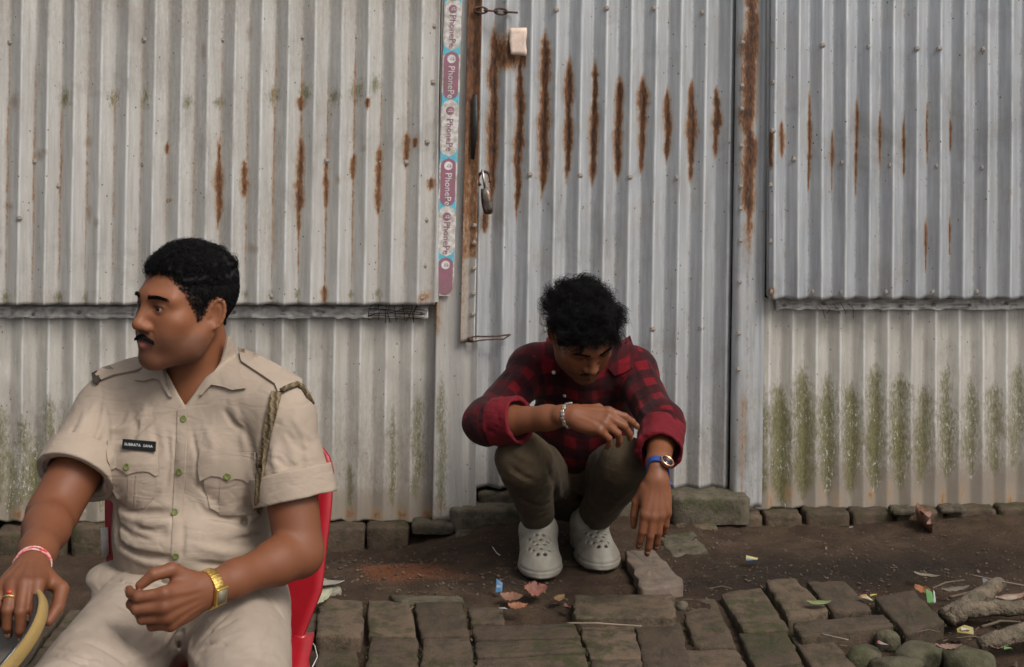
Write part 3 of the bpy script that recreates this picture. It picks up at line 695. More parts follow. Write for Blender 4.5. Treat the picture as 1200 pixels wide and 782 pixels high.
def m_jr(px, py, pr):
    r = streak(px, py, 875, -60, 292, 12)*1.0*(px < 884); r = np.maximum(r, streak(px, py, 872, 450, 590, 5)*0.5); r = np.maximum(r, 0.5*blob(px, py, 875, 280, 9, 30))
    return r, streak(px, py, 884, 450, 590, 8)*0.5, 0.10+np.clip((py-520)/70, 0, 1)*0.4
def fold_r(px, py): return np.where(px < 883, 0.0, -0.016*np.clip((px-883)/2, 0, 1)) - 0.03*np.clip((864-px)/6, 0, 1)
tin('sheet', jamb_r, 859, 896, YT, 592, 876, 70, 0.010, 0.038, M_DOOR, m_jr, lean=-0.013, rows=120, dent=0.004, seed=51, bend=fold_r)
for y in (50, 100, 127, 170, 217, 243, 280, 328, 388, 430): screw(865-0.013*(y-200), y, 0.044, jamb_r, 0.8)
mb = MB(); a, b = Wp(856.5, YT, -0.03), Wp(849, 590, -0.03); mb.tube([a, b], 0.013, 8); mb.build('post', M_OLD, jamb_r)
shut_r = empty('window_shutter', Wp(1050, 346, 0.05), 'blue-grey corrugated shutter panel with thin rust lines, at upper right', 'shutter', 'tin shutters')
def m_shut_r(px, py, pr):
    r = np.zeros_like(px); z = np.zeros_like(px)
    for x, a, c, w in ((943,100,232,2.6),(970,148,228,2.2),(998,108,234,2.4),(1025.5,125,205,2.0),(1053,130,212,2.2),(1080,112,196,1.8),(1107,135,180,1.8),(898,150,200,3.5),(911,138,186,4),(1079,252,325,1.6),(1107,250,300,1.4)): r = np.maximum(r, streak(px, py, x, a, c, w)*0.9)
    r = np.maximum(r, blob(px, py, 899, 338, 6, 6)*0.8)
    b = 0.10+np.zeros_like(px)
    for i in range(10): b = np.maximum(b, streak(px, py, 1025+i*27.3, 235, 350, 3.5)*0.55)
    for x, y in ((1047,103),(1075,102),(1104,103),(1150,107),(1020,112),(1175,222)): b = np.maximum(b, blob(px, py, x, y, 8, 9)*0.55)
    return r, z, b
tin('sheet', shut_r, 896, XR, YT, 346.5, 943, 27.3, 0.024, 0.060, M_NEW, m_shut_r, lean=-0.006, rows=130, rag=0.5, dent=0.0025, seed=61, sharp=0.72)
frame_bars(shut_r, 899, XR, 343, 0.050, M_RUSTY)
mb = MB(); mb.box((Wp(897, 344, 0.03)+Wp(899, YT, 0.03))/2, (0.005, 0.018, (Wp(897,YT)-Wp(897,345))[2]/2)); mb.build('frame_bar', M_DOOR, shut_r, smooth=False)
for (x, y) in ((957,53),(1011,55),(1066,57),(1092,57),(1144,58),(981,189),(1036,192),(1090,193),(1143,195),(925,185),(901,48),(901,96),(900,152),(898,215),(898,280),(899,338),(948,339),(980,339),(1032,339),(1086,339),(1138,339),(1200,58),(1198,195),(1255,58),(1252,195),(1310,60),(1365,60)):
    screw(x, y, 0.061+0.012*ridge(x+0.006*(y-200), 943, 27.3), shut_r, 0.95)
mb = MB(); mb.box((Wp(XL, 0, -0.14)+Wp(XR, 0, -0.14))/2 + np.array((0,0,-0.55)), ((Wp(XR,0)-Wp(XL,0))[0]/2, 0.02, 1.25), np.stack([unit(Wp(XR,0)-Wp(XL,0)), -WN, (0,0,1)], 1))
mb.build('added_gap_backing', M_DARK, door, smooth=False)  # unseen board added behind the tin so its gaps look dark
# ------------------------------------------------------------------ ground, kerb, road
def earth(name):
    m = NT(name); big = m.noise(2.2, 4, 0.6); mid = m.noise(14, 5, 0.65); fine = m.noise(140, 5, 0.7); grit = m.noise(420, 3, 0.6)
    a = m.sep(m.attr('mask').outputs['Color'])
    c = m.mix(m.step(mid, 0.3, 0.7), (0.050,0.030,0.0175), (0.096,0.060,0.037)); c = m.mix(m.math('MULTIPLY', m.step(big, 0.42, 0.62), 0.6), c, (0.034,0.0205,0.0125))
    c = m.mix(m.math('MULTIPLY', m.step(m.math('ADD', a[0], m.math('MULTIPLY', m.math('SUBTRACT', fine, 0.5), 1.2)), 0.45, 0.75), 0.7), c, (0.23,0.078,0.032))
    c = m.mix(m.math('MULTIPLY', a[1], 0.75), c, (0.014,0.0095,0.0065))
    c = m.mix(m.math('MULTIPLY', m.step(m.noise(30, 4, 0.7), 0.6, 0.7), 0.3), c, (0.034,0.035,0.015))
    c = m.mix(m.math('MULTIPLY', m.step(grit, 0.66, 0.72), 0.6), c, (0.10,0.075,0.055)); m.set(Base_Color=c, Roughness=0.92)
    m.b.inputs['Specular IOR Level'].default_value = 0.25
    m.bump(m.math('ADD', m.math('MULTIPLY', mid, 2.0), m.math('ADD', fine, m.math('MULTIPLY', grit, 0.4))), 0.9, 0.018); return m.m
M_EARTH = earth('damp_earth')
M_ROAD = plain('road_surface', (0.05,0.049,0.048), (0.035,0.034,0.033), 0.9, 8, 0, 0.5, 180, 0.006)
def brick_mat(name, c1, c2, moss=0.5):
    m = NT(name); oi = m.n('ShaderNodeObjectInfo'); mid = m.noise(18, 5, 0.7); fine = m.noise(110, 4, 0.7)
    c = m.mix(oi.outputs['Random'], c1, c2); c = m.mix(m.math('MULTIPLY', m.step(mid, 0.42, 0.68), 0.7), c, (0.026,0.020,0.014))
    c = m.mix(m.math('MULTIPLY', m.step(fine, 0.56, 0.72), 0.45), c, (0.105,0.074,0.050))
    geo = m.n('ShaderNodeNewGeometry'); z = m.n('ShaderNodeSeparateXYZ'); m.l(geo.outputs['Position'], z.inputs[0])
    mo = m.step(m.math('ADD', m.noise(26, 5, 0.7), m.math('MULTIPLY', m.noise(4, 2), 0.6)), 0.82-0.1*moss, 1.0)
    c = m.mix(m.math('MULTIPLY', mo, 0.8), c, (0.028,0.032,0.009)); m.set(Base_Color=c, Roughness=0.88)
    m.b.inputs['Specular IOR Level'].default_value = 0.3
    m.bump(m.math('ADD', m.math('MULTIPLY', mid, 1.5), fine), 0.55, 0.008); return m.m
M_BRICK = brick_mat('old_brick', (0.056,0.038,0.025), (0.105,0.074,0.049)); M_STONE = brick_mat('grey_stone', (0.075,0.062,0.044), (0.105,0.088,0.062), 0.9)
M_MOSSY = brick_mat('mossy_stone', (0.070,0.062,0.038), (0.090,0.080,0.050), 1.6)

tag(link('road', mesh_np('road', [(-300,-300,-.2),(300,-300,-.2),(300,300,-.2),(-300,300,-.2)], [(0,1,2,3)]), M_ROAD), kind='structure')
def gz(x, y):                                # height of the earth
    q = np.stack([x, y, x*0], 1)
    wall_y = 4.5+WSL*x
    z = -0.012 + 0.012*smoothnoise(q, 3.0, 2) + 0.006*smoothnoise(q, 11.0, 3) + 0.0038*smoothnoise(q, 45.0, 4)
    z = z - np.interp(x, [-2,0.3,0.55,0.9,1.15,1.6,3], [.065,.065,.050,.022,.004,.0,.0])*np.clip((y-(wall_y-0.36))/0.22, 0, 1)*np.clip((np.abs(x-0.23)-0.30)/0.25, 0, 1)      # lower along the wall, not at the door
    z = z - 0.030*np.exp(-(((x-1.05)/0.30)**2+((y-3.92)/0.10)**2)) - 0.02*np.exp(-(((x-0.62)/0.16)**2+((y-3.86)/0.07)**2))
    z = z - 0.014*np.clip((3.80-y)/0.12, 0, 1)
    for fx, fy in ((0.085, 4.03), (0.232, 4.08)): z = np.where(True, z*(1-np.exp(-(((x-fx)/0.10)**2+((y-fy)/0.18)**2))) - 0.006*np.exp(-(((x-fx)/0.10)**2+((y-fy)/0.18)**2)), z)
    return z
nx, ny = 620, 200; gx = np.linspace(-2.9, 2.9, nx); gy = np.linspace(3.26, 4.78, ny); GX, GY = np.meshgrid(gx, gy)
GZ = gz(GX.ravel(), GY.ravel()); idx = np.arange(nx*ny).reshape(ny, nx)
me = mesh_np('ground', np.stack([GX.ravel(), GY.ravel(), GZ], 1), np.stack([idx[:-1,:-1], idx[:-1,1:], idx[1:,1:], idx[1:,:-1]], -1).reshape(-1, 4))
def gm(cx, cy, rx, ry):
    p = G(cx, cy); return np.exp(-(((GX.ravel()-p[0])/rx)**2+((GY.ravel()-p[1])/ry)**2))
red = 0.62*gm(462, 668, 0.15, 0.13)+0.45*gm(505, 662, 0.12, 0.08)+0.4*gm(560, 672, 0.07, 0.05)+0.35*gm(440, 655, 0.08, 0.05)
dark_soil = 0.9*gm(960, 665, 0.42, 0.10)+0.7*gm(1100, 655, 0.3, 0.1)+0.8*gm(590, 672, 0.1, 0.1)+0.7*gm(850, 680, 0.2, 0.05)  # darker patches of the earth
set_col(me, 'mask', np.clip(np.stack([red, dark_soil, red*0], 1), 0, 1)); ground = tag(link('ground', me, M_EARTH), kind='structure')
kerb = tag(link('kerb', MB().mesh('kerb') if False else (lambda b: (b.box((0, 3.245, -0.115), (2.9, 0.045, 0.085)), b.mesh('kerb', False))[1])(MB()), M_STONE), kind='structure')

def brick_px(corners, ztop=0.008, h=0.07, mat=None, name='brick', jit=0.0035, parent=ground, tilt=0.0, bev=0.004):
    """A brick from the four corners of its worn top face; solid, with rounded, chipped edges."""
    Tp = np.array([G(x, y, ztop) for x, y in corners]); return brick_w(Tp, h, mat, name, jit, parent, bev)
def brick_w(Tp, h=0.07, mat=None, name='brick', jit=0.004, parent=ground, bev=0.004, m=8):
    Tp = np.asarray(Tp, float); c = Tp.mean(0); ring = []
    for i in range(4):
        a, b = Tp[i], Tp[(i+1) % 4]
        for j in range(m):
            t = j/m; p = a+(b-a)*t
            if j == 0: p = p + (c-p)*0.022
            ring.append(p + np.array((random.uniform(-1,1), random.uniform(-1,1), 0))*jit*(0.5 if j == 0 else 1))
    ring = np.array(ring); n = len(ring); din = (c-ring); din[:,2] = 0; din /= np.linalg.norm(din, axis=1, keepdims=True)
    lv = [ring+np.array((0,0,-h))+din*0.004, ring+np.array((0,0,-bev*1.6)), ring+din*bev*0.45+np.array((0,0,-bev*0.55)), ring+din*bev*1.5]
    for k in (1, 2, 3): lv[k] = lv[k] + np.random.uniform(-1, 1, (n, 3))*np.array((0.0012,0.0012,0.0012))
    grid_in = [ring+(c-ring)*f+np.array((0,0,1))*np.random.uniform(-.0015,.0015,(n,1)) for f in (0.35, 0.7)]
    lv += grid_in; V = np.concatenate(lv+[c[None]]); Fc = []
    for k in range(len(lv)-1):
        for i in range(n): Fc.append((k*n+i, k*n+(i+1) % n, (k+1)*n+(i+1) % n, (k+1)*n+i))
    k = len(lv)-1
    for i in range(n): Fc.append((k*n+i, k*n+(i+1) % n, len(V)-1))
    b = MB(); b.add(V, Fc); return b.build(name, mat or M_BRICK, parent)
def r5(q): return [(360+x/2.857, 560+y/2.857) for x, y in q]
def r6(q): return [(780+x/2.857, 560+y/2.857) for x, y in q]
for q, z in ((((42,400),(188,412),(184,532),(28,528)),.012),(((202,406),(346,416),(368,528),(202,527)),.004),(((358,414),(520,412),(545,528),(380,529)),.006),
          (((216,533),(370,533),(372,650),(192,650)),.000),(((386,535),(550,534),(556,650),(380,650)),.002),(((538,428),(658,432),(660,488),(546,484)),-.004),
          (((550,494),(900,484),(912,532),(560,538)),.004),(((562,546),(910,537),(930,578),(566,600)),.003),(((562,607),(932,584),(944,655),(562,655)),.001),
          (((890,390),(1228,388),(1232,462),(892,470)),.020),(((905,478),(1090,474),(1120,600),(945,605)),-.004),(((1098,480),(1250,478),(1290,640),(1130,650)),-.006),
          (((950,612),(1120,606),(1140,700),(960,700)),-.006),(((40,545),(168,548),(170,650),(20,650)),-.022)):
    brick_px(r5(q), z)
for q, z in ((((40,402),(168,404),(240,565),(100,560)),-.006),(((182,386),(320,364),(412,505),(262,515)),.006),(((332,340),(432,334),(548,440),(412,475)),.012),
          (((472,346),(602,344),(692,440),(562,448)),.010),(((424,482),(730,456),(766,494),(452,532)),.016),(((698,398),(832,374),(936,480),(802,522)),.020),
          (((242,518),(408,512),(456,612),(300,638)),.000),(((420,530),(562,540),(644,640),(492,642)),-.004),(((0,577),(238,572),(282,650),(0,655)),-.010),
          (((308,645),(460,622),(500,700),(350,720)),-.006)):
    brick_px(r6(q), z)
# rows that run on below the picture and behind the seated figure
for i in range(20):
    x = -2.62+i*0.127
    if x < -0.47:
        for j in range(4):
            y = 3.30+j*0.118*2; 
            if j < 2: brick_w([(x,y+.228,-.006),(x+.117,y+.228,-.006),(x+.117,y,-.006),(x,y,-.006)], 0.06)
for i in range(26):
    x = -0.40+i*0.127
    brick_w([(x,3.405,-.012),(x+.117,3.405,-.012),(x+.117,3.29,-.012),(x,3.29,-.012)], 0.05)
for i in range(9):
    x = 1.35+i*0.13; 
    if x > 1.75: brick_w([(x,3.72,-.008),(x+.118,3.72,-.008),(x+.118,3.49,-.008),(x,3.49,-.008)], 0.06)
# course of bricks and slabs under the tin
def course(x0, x1, ytop, hpx, off=0.045, depth=0.11, mat=None, name='brick'):
    """brick seen by its face at the foot of the wall: photo extents of the face"""
    a, b = Wp(x0, ytop, off), Wp(x1, ytop, off); h = hpx/F*a[1]
    brick_w([a-WN*depth, b-WN*depth, b, a], h, mat, name, 0.004, ground, 0.006)
for x0, x1, yt, h, of in ((-100,-8,616,42,.06),(0,84,617,40,.06),(87,133,612,42,.05),(137,214,614,40,.06),(218,292,613,38,.06),(296,366,612,38,.06),(370,428,612,34,.06),(431,480,611,32,.055),
                      (785,834,603,30,.12),(838,888,597,34,.065),(892,935,597,36,.06),(939,990,594,38,.062),(993,1040,594,38,.06),(1044,1098,592,38,.065),(1102,1160,590,40,.06),(1164,1222,589,40,.062),(1226,1290,588,40,.06)):
    course(x0, x1, yt, h, of)
course(482, 531, 606, 12, .07, .12, M_STONE, 'stone'); course(533, 586, 613, 16, .11, .10, M_STONE, 'stone'); course(527, 614, 590, 26, .06, .14, M_STONE, 'stone')
course(616, 700, 588, 30, .02, .12, M_STONE, 'stone'); course(702, 780, 586, 32, .02, .12, M_STONE, 'stone'); course(783, 872, 573, 32, .09, .16, M_STONE, 'stone'); course(560, 700, 578, 14, -.005, .08, M_STONE, 'stone'); course(704, 782, 577, 12, -.005, .08, M_STONE, 'stone')
course(1036, 1062, 587, 7, .085, .05, M_STONE, 'stone'); course(1092, 1122, 586, 6, .085, .05, M_STONE, 'stone')
brick_px([(731,645),(768,644),(803,684),(752,691)], 0.022, 0.05, plain('pinkish_slab', (0.135,0.098,0.074), (0.085,0.064,0.048), 0.85, 22, 0, 0.5, 90, 0.004), 'stone_slab', 0.005)
brick_px([(655,640),(684,640),(688,662),(658,662)], -0.004, 0.03); brick_px([(770,628),(812,622),(830,645),(788,652)], -0.006, 0.04, M_STONE, 'stone'); brick_px([(362,680),(380,676),(402,690),(372,696)], 0.004, 0.03, plain('pale_stone', (0.20,0.18,0.14), (0.14,0.125,0.095), 0.85, 30, 0, 0.5, 90, 0.004), 'stone'); brick_px([(455,697),(540,698),(545,704),(470,706)], 0.006, 0.02, M_STONE, 'stone')

def rock(px, py, w, d, h, mat, label, yaw=0.0, seed=0, group=None, z=None):
    c = G(px, py); bm = bmesh.new(); bmesh.ops.create_icosphere(bm, subdivisions=3, radius=1.0)
    pts = np.array([v.co[:] for v in bm.verts]); n1 = smoothnoise(pts, 1.3, seed)*0.22+smoothnoise(pts, 3.1, seed+1)*0.10
    cy_, sy_ = math.cos(yaw), math.sin(yaw)
    for v, k in zip(bm.verts, n1):
        p = v.co*(1+k); p.z = math.copysign(abs(p.z)**0.7, p.z); x, y, zz = p.x*w, p.y*d, p.z*h
        v.co = (c[0]+x*cy_-y*sy_, c[1]+x*sy_+y*cy_, zz+h*0.45+(gz(np.array([c[0]]), np.array([c[1]]))[0] if z is None else z))
    me = bpy.data.meshes.new('rock'); bm.to_mesh(me); bm.free(); me.polygons.foreach_set('use_smooth', [True]*len(me.polygons))
    return tag(link('rock', me, mat), label, 'rock', group)
rock(1078, 764, 0.055, 0.045, 0.028, M_MOSSY, 'mossy rounded rock in front of the largest paving brick', 0.2, 3)
rock(1132, 768, 0.062, 0.05, 0.032, M_MOSSY, 'mossy rock at the bottom right beside the thick root', -0.3, 8)
rock(1012, 766, 0.042, 0.035, 0.024, M_MOSSY, 'dark mossy rock wedged under the front paving brick', 0.4, 12)
rock(1050, 776, 0.06, 0.03, 0.022, M_MOSSY, 'flat mossy stone at the bottom edge left of the two mossy rocks', 0.1, 15)
rock(1042, 748, 0.03, 0.03, 0.03, M_MOSSY, 'small green mossy stone between front brick and largest brick', 0.1, 19)
rock(1180, 708, 0.03, 0.022, 0.018, M_STONE, 'small grey stone behind the tree roots at the right edge', 0.6, 22)
rock(1166, 700, 0.02, 0.016, 0.013, M_STONE, 'pebble sized stone under the thin twig at right', 0.6, 24)
rock(799, 705+6, 0.015, 0.015, 0.012, M_STONE, 'small loose stone in the gap right of the long front brick', 0.6, 27)

M_BARK = plain('root_bark', (0.125,0.094,0.064), (0.062,0.050,0.030), 0.9, 25, 0, 1.0, 60, 0.014)
def root(pts, rads, label, name='tree_root', cat='root', mat=None):
    P_ = [G(x, y, z) for x, y, z in pts]; out = []; rr = []
    for i in range(len(P_)-1):
        for t in np.linspace(0, 1, 6, endpoint=False):
            out.append(P_[i]*(1-t)+P_[i+1]*t + np.random.uniform(-1,1,3)*rads[0]*0.14); rr.append((rads[i]*(1-t)+rads[i+1]*t)*random.uniform(0.88, 1.12))
    out.append(P_[-1]); rr.append(rads[-1]); b = MB(); b.tube(out, rr, 10); return tag(b.build(name, mat or M_BARK), label, cat)
root([(1104,722,.01),(1135,707,.02),(1172,684,.018)], (.016,.022,.017), 'upper short brown root lying at right')
root([(1113,728,.01),(1128,716,.03),(1160,713,.03),(1200,714,.025),(1290,712,.01)], (.018,.021,.018,.017,.016), 'forked mossy root in the middle of the right edge')
root([(1148,757,.012),(1190,744,.03),(1290,722,.03)], (.018,.023,.024), 'thick lowest root at the bottom right corner')
root([(1160,686,.02),(1166,692,.02)], (.012,.013), 'stubby broken orange root end beside the upper root', mat=plain('orange_bark', (0.21,0.115,0.05), (0.12,0.075,0.04), 0.85, 30))
root([(1138,674,.02),(1170,681,.03),(1290,704,.05)], (.0022,.0025,.003), 'long thin pale twig lying across the upper root', 'twig', 'twig', plain('pale_twig', (0.22,0.175,0.13), None, 0.8))
root([(664,730.5,.012),(700,730.5,.018),(752,734,.012)], (.0022,.0026,.0018), 'thin pale stick on the bricks in front of the shoes', 'twig', 'twig', plain('stick', (0.19,0.15,0.11), None, 0.8))
root([(962,743,.02),(994,750,.022)], (.0016,.0014), 'short thin stick on the front paving brick at right', 'twig', 'twig', plain('stick2', (0.24,0.20,0.15), None, 0.8))

for pts_, r_, lb in (([(1112,700,.02),(1140,694,.03),(1168,691,.02)], (.004,.0035,.003), 'thin crooked branch behind the forked root'), ([(1092,690,.01),(1108,683,.02),(1130,680,.01)], (.0022,.0022,.0016), 'short thin twig behind the orange leaf at right'), ([(1150,735,.012),(1172,728,.02),(1196,729,.02)], (.003,.003,.002), 'thin twig lying under the forked root'), ([(1120,748,.012),(1140,746,.02),(1162,750,.012)], (.0018,.002,.0014), 'tiny twig beside the crumpled yellow wrapper'), ([(1072,742,.024),(1088,738,.03),(1102,741,.02)], (.0014,.0016,.0012), 'tiny twig on the front edge of the largest brick'), ([(830,690,.006),(846,687,.01),(858,690,.006)], (.0014,.0015,.0011), 'small twig on the bricks right of the pinkish slab')):
    root(pts_, r_, lb, 'twig', 'twig', plain('twig_bark', (0.10,0.075,0.050), (0.06,0.045,0.03), 0.9))
def leaf(px, py, L, W_, yaw, curl, col, label, name='leaf', cat='leaf', z=None, tilt=0.0, col2=None, seed=0, rough=0.7, ragged=0.0):
    n, m = 14, 6; c = G(px, py); rnd = random.Random(seed+px); V = []
    z0 = max(gz(np.array([c[0]]), np.array([c[1]]))[0], 0.0) + 0.004 if z is None else z
    for s_ in (0, -0.0012):
        for i in range(n):
            t = i/(n-1); hw = W_*0.5*math.sin(math.pi*min(max(t, 0.02), 0.985)**0.8)**0.75*(1+ragged*rnd.uniform(-.6,.4))
            for j in range(m):
                u = -1+2*j/(m-1); x = (t-0.5)*L; y = u*hw; zz = curl*(u*u*0.7+((t-0.5)*2)**2)*W_*0.5 + 0.10*W_*math.sin(t*9+u*3+seed)*abs(curl) + s_
                y2, z2 = y*math.cos(tilt)-zz*math.sin(tilt), y*math.sin(tilt)+zz*math.cos(tilt)
                V.append((c[0]+x*math.cos(yaw)-y2*math.sin(yaw), c[1]+x*math.sin(yaw)+y2*math.cos(yaw), z0+z2+W_*0.5*abs(math.sin(tilt))))
    q = n*m; Fc = []
    for i in range(n-1):
        for j in range(m-1):
            f = (i*m+j, i*m+j+1, (i+1)*m+j+1, (i+1)*m+j); Fc += [f[::-1], tuple(k+q for k in f)]
        Fc += [(i*m, (i+1)*m, (i+1)*m+q, i*m+q), (i*m+m-1, i*m+m-1+q, (i+1)*m+m-1+q, (i+1)*m+m-1)]
    b = MB(); b.add(V, Fc); return tag(b.build(name, plain('leaf_colour', col, col2, rough, 50, 0, 0.3, 90, 0.003)), label, cat)
leaf(1078, 612, 0.105, 0.090, 1.3, 0.5, (0.19,0.10,0.068), 'large curled dead brown leaf at the foot of the right wall', tilt=1.05, z=-0.035, ragged=0.3, col2=(0.12,0.055,0.035))
leaf(960, 719, 0.060, 0.026, 0.05, 0.35, (0.16,0.19,0.07), 'fallen pale green leaf on the bricks at right', z=0.024)
leaf(628, 700, 0.060, 0.042, 0.2, 0.5, (0.20,0.075,0.050), 'dry reddish leaf in front of the left shoe', tilt=0.5, ragged=0.5, z=0.006, col2=(0.13,0.05,0.035))
leaf(600, 705, 0.058, 0.034, -0.2, 0.4, (0.17,0.080,0.050), 'dry brown leaf beside the blue wrapper', tilt=0.3, ragged=0.4, z=0.004)
leaf(607, 719, 0.050, 0.024, 0.1, 0.5, (0.22,0.085,0.040), 'orange brown leaf scrap on the bricks below the left shoe', tilt=0.35, ragged=0.6, z=0.012)
leaf(655, 706, 0.042, 0.022, 0.9, 0.4, (0.15,0.085,0.035), 'small ochre leaf near the corner of the long front brick', tilt=0.3, ragged=0.5, z=0.006)
leaf(664, 716, 0.030, 0.020, 1.9, 0.4, (0.10,0.05,0.03), 'tiny dark leaf against the long front brick', tilt=0.3, ragged=0.5, z=0.006)
leaf(1086, 677, 0.066, 0.022, -0.4, 0.4, (0.15,0.125,0.085), 'curled tan leaf lying behind the largest paving brick', ragged=0.3)
leaf(1083, 697, 0.055, 0.025, -0.9, 0.5, (0.22,0.085,0.030), 'orange brown leaf beside the green wrapper at right', tilt=0.4, ragged=0.4)
leaf(1120, 694, 0.080, 0.030, 0.3, 0.4, (0.12,0.095,0.07), 'dull brown leaf in front of the upper root', ragged=0.4)
leaf(1185, 719, 0.090, 0.032, 0.35, 0.5, (0.17,0.085,0.055), 'striped reddish dry leaf between the roots at the right edge', z=0.035, ragged=0.3, col2=(0.22,0.18,0.14))
leaf(1112, 776, 0.060, 0.030, 0.0, 0.5, (0.17,0.10,0.075), 'dry pinkish leaf at the bottom edge between mossy rocks', ragged=0.5, z=0.03)
leaf(1170, 765, 0.050, 0.025, 0.5, 0.5, (0.15,0.08,0.05), 'small dry leaf below the thick root', ragged=0.5, z=0.012)
leaf(371, 715, 0.10, 0.045, 0.9, 0.35, (0.27,0.26,0.18), 'pale dry leaf beside the red chair', ragged=0.2, z=0.02, tilt=0.35)
leaf(384, 690, 0.085, 0.035, 0.1, 0.3, (0.24,0.22,0.18), 'pale grey torn scrap behind the red chair', ragged=0.3, z=0.012)
leaf(1141, 721, 0.034, 0.014, 0.2, 0.5, (0.26,0.17,0.15), 'small pale pink leaf scrap under the forked root', ragged=0.4)
def scrap(px, py, pts, col, label, name='wrapper', z=0.01, tilt=0.0, col2=None, parts=()):
    """crumpled piece of litter: outline in metres on the ground, with thickness and creases"""
    c = G(px, py, z); t = empty(name, c, label, 'litter')
    for nm, poly, cc, dz in [(name+'_piece', pts, col, 0.0)] + list(parts):
        V = []; n = len(poly)
        for dzz in (0, -0.0012):
            for i, (x, y) in enumerate(poly): V.append((c[0]+x, c[1]+y*math.cos(tilt), c[2]+dz+dzz+y*math.sin(tilt)+0.004*math.sin(i*2.3)))
            V.append((c[0]+sum(p[0] for p in poly)/n, c[1]+sum(p[1] for p in poly)/n*math.cos(tilt), c[2]+dz+dzz+0.003+sum(p[1] for p in poly)/n*math.sin(tilt)))
        q = n+1; Fc = [(i, (i+1) % n, n) for i in range(n)]+[((i+1) % n+q, i+q, n+q) for i in range(n)]+[((i+1) % n, i, i+q, (i+1) % n+q) for i in range(n)]
        b = MB(); b.add(V, Fc); b.build(nm, plain('litter_colour', tuple(x*0.62 for x in cc), tuple(x*0.40+0.02 for x in cc), 0.6, 60), t, smooth=False)
scrap(585, 692, [(-.009,-.004),(.007,-.006),(.009,.022),(-.007,.026)], (0.06,0.22,0.45), 'small blue wrapper standing in the dirt left of the shoes', tilt=1.2, parts=[('white_band', [(-.007,.004),(.006,.003),(.007,.008),(-.006,.009)], (0.6,0.6,0.6), 0.003)])
scrap(881, 655, [(-.016,-.004),(.014,-.006),(.018,.008),(-.014,.010)], (0.60,0.50,0.16), 'yellow and blue wrapper scrap on the earth right of the hanging hand', tilt=0.5, parts=[('blue_edge', [(-.014,-.006),(.013,-.008),(.013,-.003),(-.014,-.002)], (0.06,0.25,0.50), 0.001)])
scrap(1087, 626, [(-.008,-.004),(.006,-.003),(.008,.004),(-.004,.006)], (0.60,0.04,0.025), 'tiny red scrap on the earth near the right wall', z=-0.03)
scrap(1015, 701, [(-.018,.010),(.004,.012),(.016,-.004),(.004,-.016)], (0.60,0.52,0.30), 'cream paper scrap on the bricks at right', z=0.022, parts=[('red_edge', [(-.018,.012),(.004,.014),(.004,.008),(-.014,.006)], (0.5,0.12,0.05), 0.002), ('yellow_tail', [(.012,.006),(.030,.012),(.029,.016),(.012,.010)], (0.55,0.42,0.08), 0.003)])
scrap(1090, 699, [(-.010,-.016),(.006,-.018),(.010,.014),(-.008,.018)], (0.08,0.28,0.04), 'green and white wrapper beside the orange leaf at right', z=0.016, tilt=0.8, parts=[('white_edge', [(.006,-.018),(.011,-.018),(.014,.014),(.010,.014)], (0.6,0.6,0.6), 0.001)])
scrap(1131, 738, [(-.020,-.008),(-.004,-.014),(.018,-.010),(.020,.004),(.002,.014),(-.018,.008)], (0.42,0.33,0.09), 'crumpled yellow and white wrapper between the roots', z=0.014, tilt=0.4, parts=[('white_patch', [(-.012,-.010),(.008,-.011),(.010,-.003),(-.010,-.002)], (0.55,0.53,0.45), 0.006)])
scrap(1035, 755, [(-.014,.008),(-.004,.010),(.012,-.002),(.010,-.008),(-.006,-.002)], (0.50,0.40,0.38), 'pale crumpled paper scrap beside the small mossy stone', z=0.03, parts=[('red_edge', [(-.014,.010),(-.006,.011),(-.004,.006),(-.012,.005)], (0.45,0.06,0.05), 0.002)])
scrap(1158, 678+5, [(-.014,-.010),(.012,-.010),(.014,.012),(-.012,.012)], (0.16,0.16,0.17), 'grey translucent plastic scrap behind the upper root', z=0.02, tilt=0.6)
scrap(1181, 760, [(-.010,-.003),(.008,-.004),(.012,.004),(-.006,.006)], (0.18,0.42,0.10), 'tiny bright green scrap below the thick root', z=0.02)
scrap(590, 713, [(-.012,.004),(.004,-.002),(.012,-.004),(.010,-.008),(-.010,-.001)], (0.60,0.60,0.62), 'thin white scrap in front of the brown leaf', z=0.012)
scrap(990, 645, [(-.004,-.003),(.004,-.003),(.004,.003),(-.003,.004)], (0.5,0.5,0.5), 'tiny white paper chip on the dark earth at right', z=-0.02)
for pts, lb in (([(366,782),(372,770),(369,757),(365,752)], 'thin white thread hanging by the chair leg'), ([(577,641),(582,648),(586,651)], 'short white thread on the earth left of the shoes'), ([(986,620),(1003,617),(1030,615)], 'white thread on the earth by the right wall')):
    b = MB(); b.tube([G(x, y, 0.008 if y > 640 else -0.03) for x, y in pts], 0.0012, 5); tag(b.build('thread', plain('white_thread', (0.55,0.53,0.5), None, 0.7)), lb, 'thread')
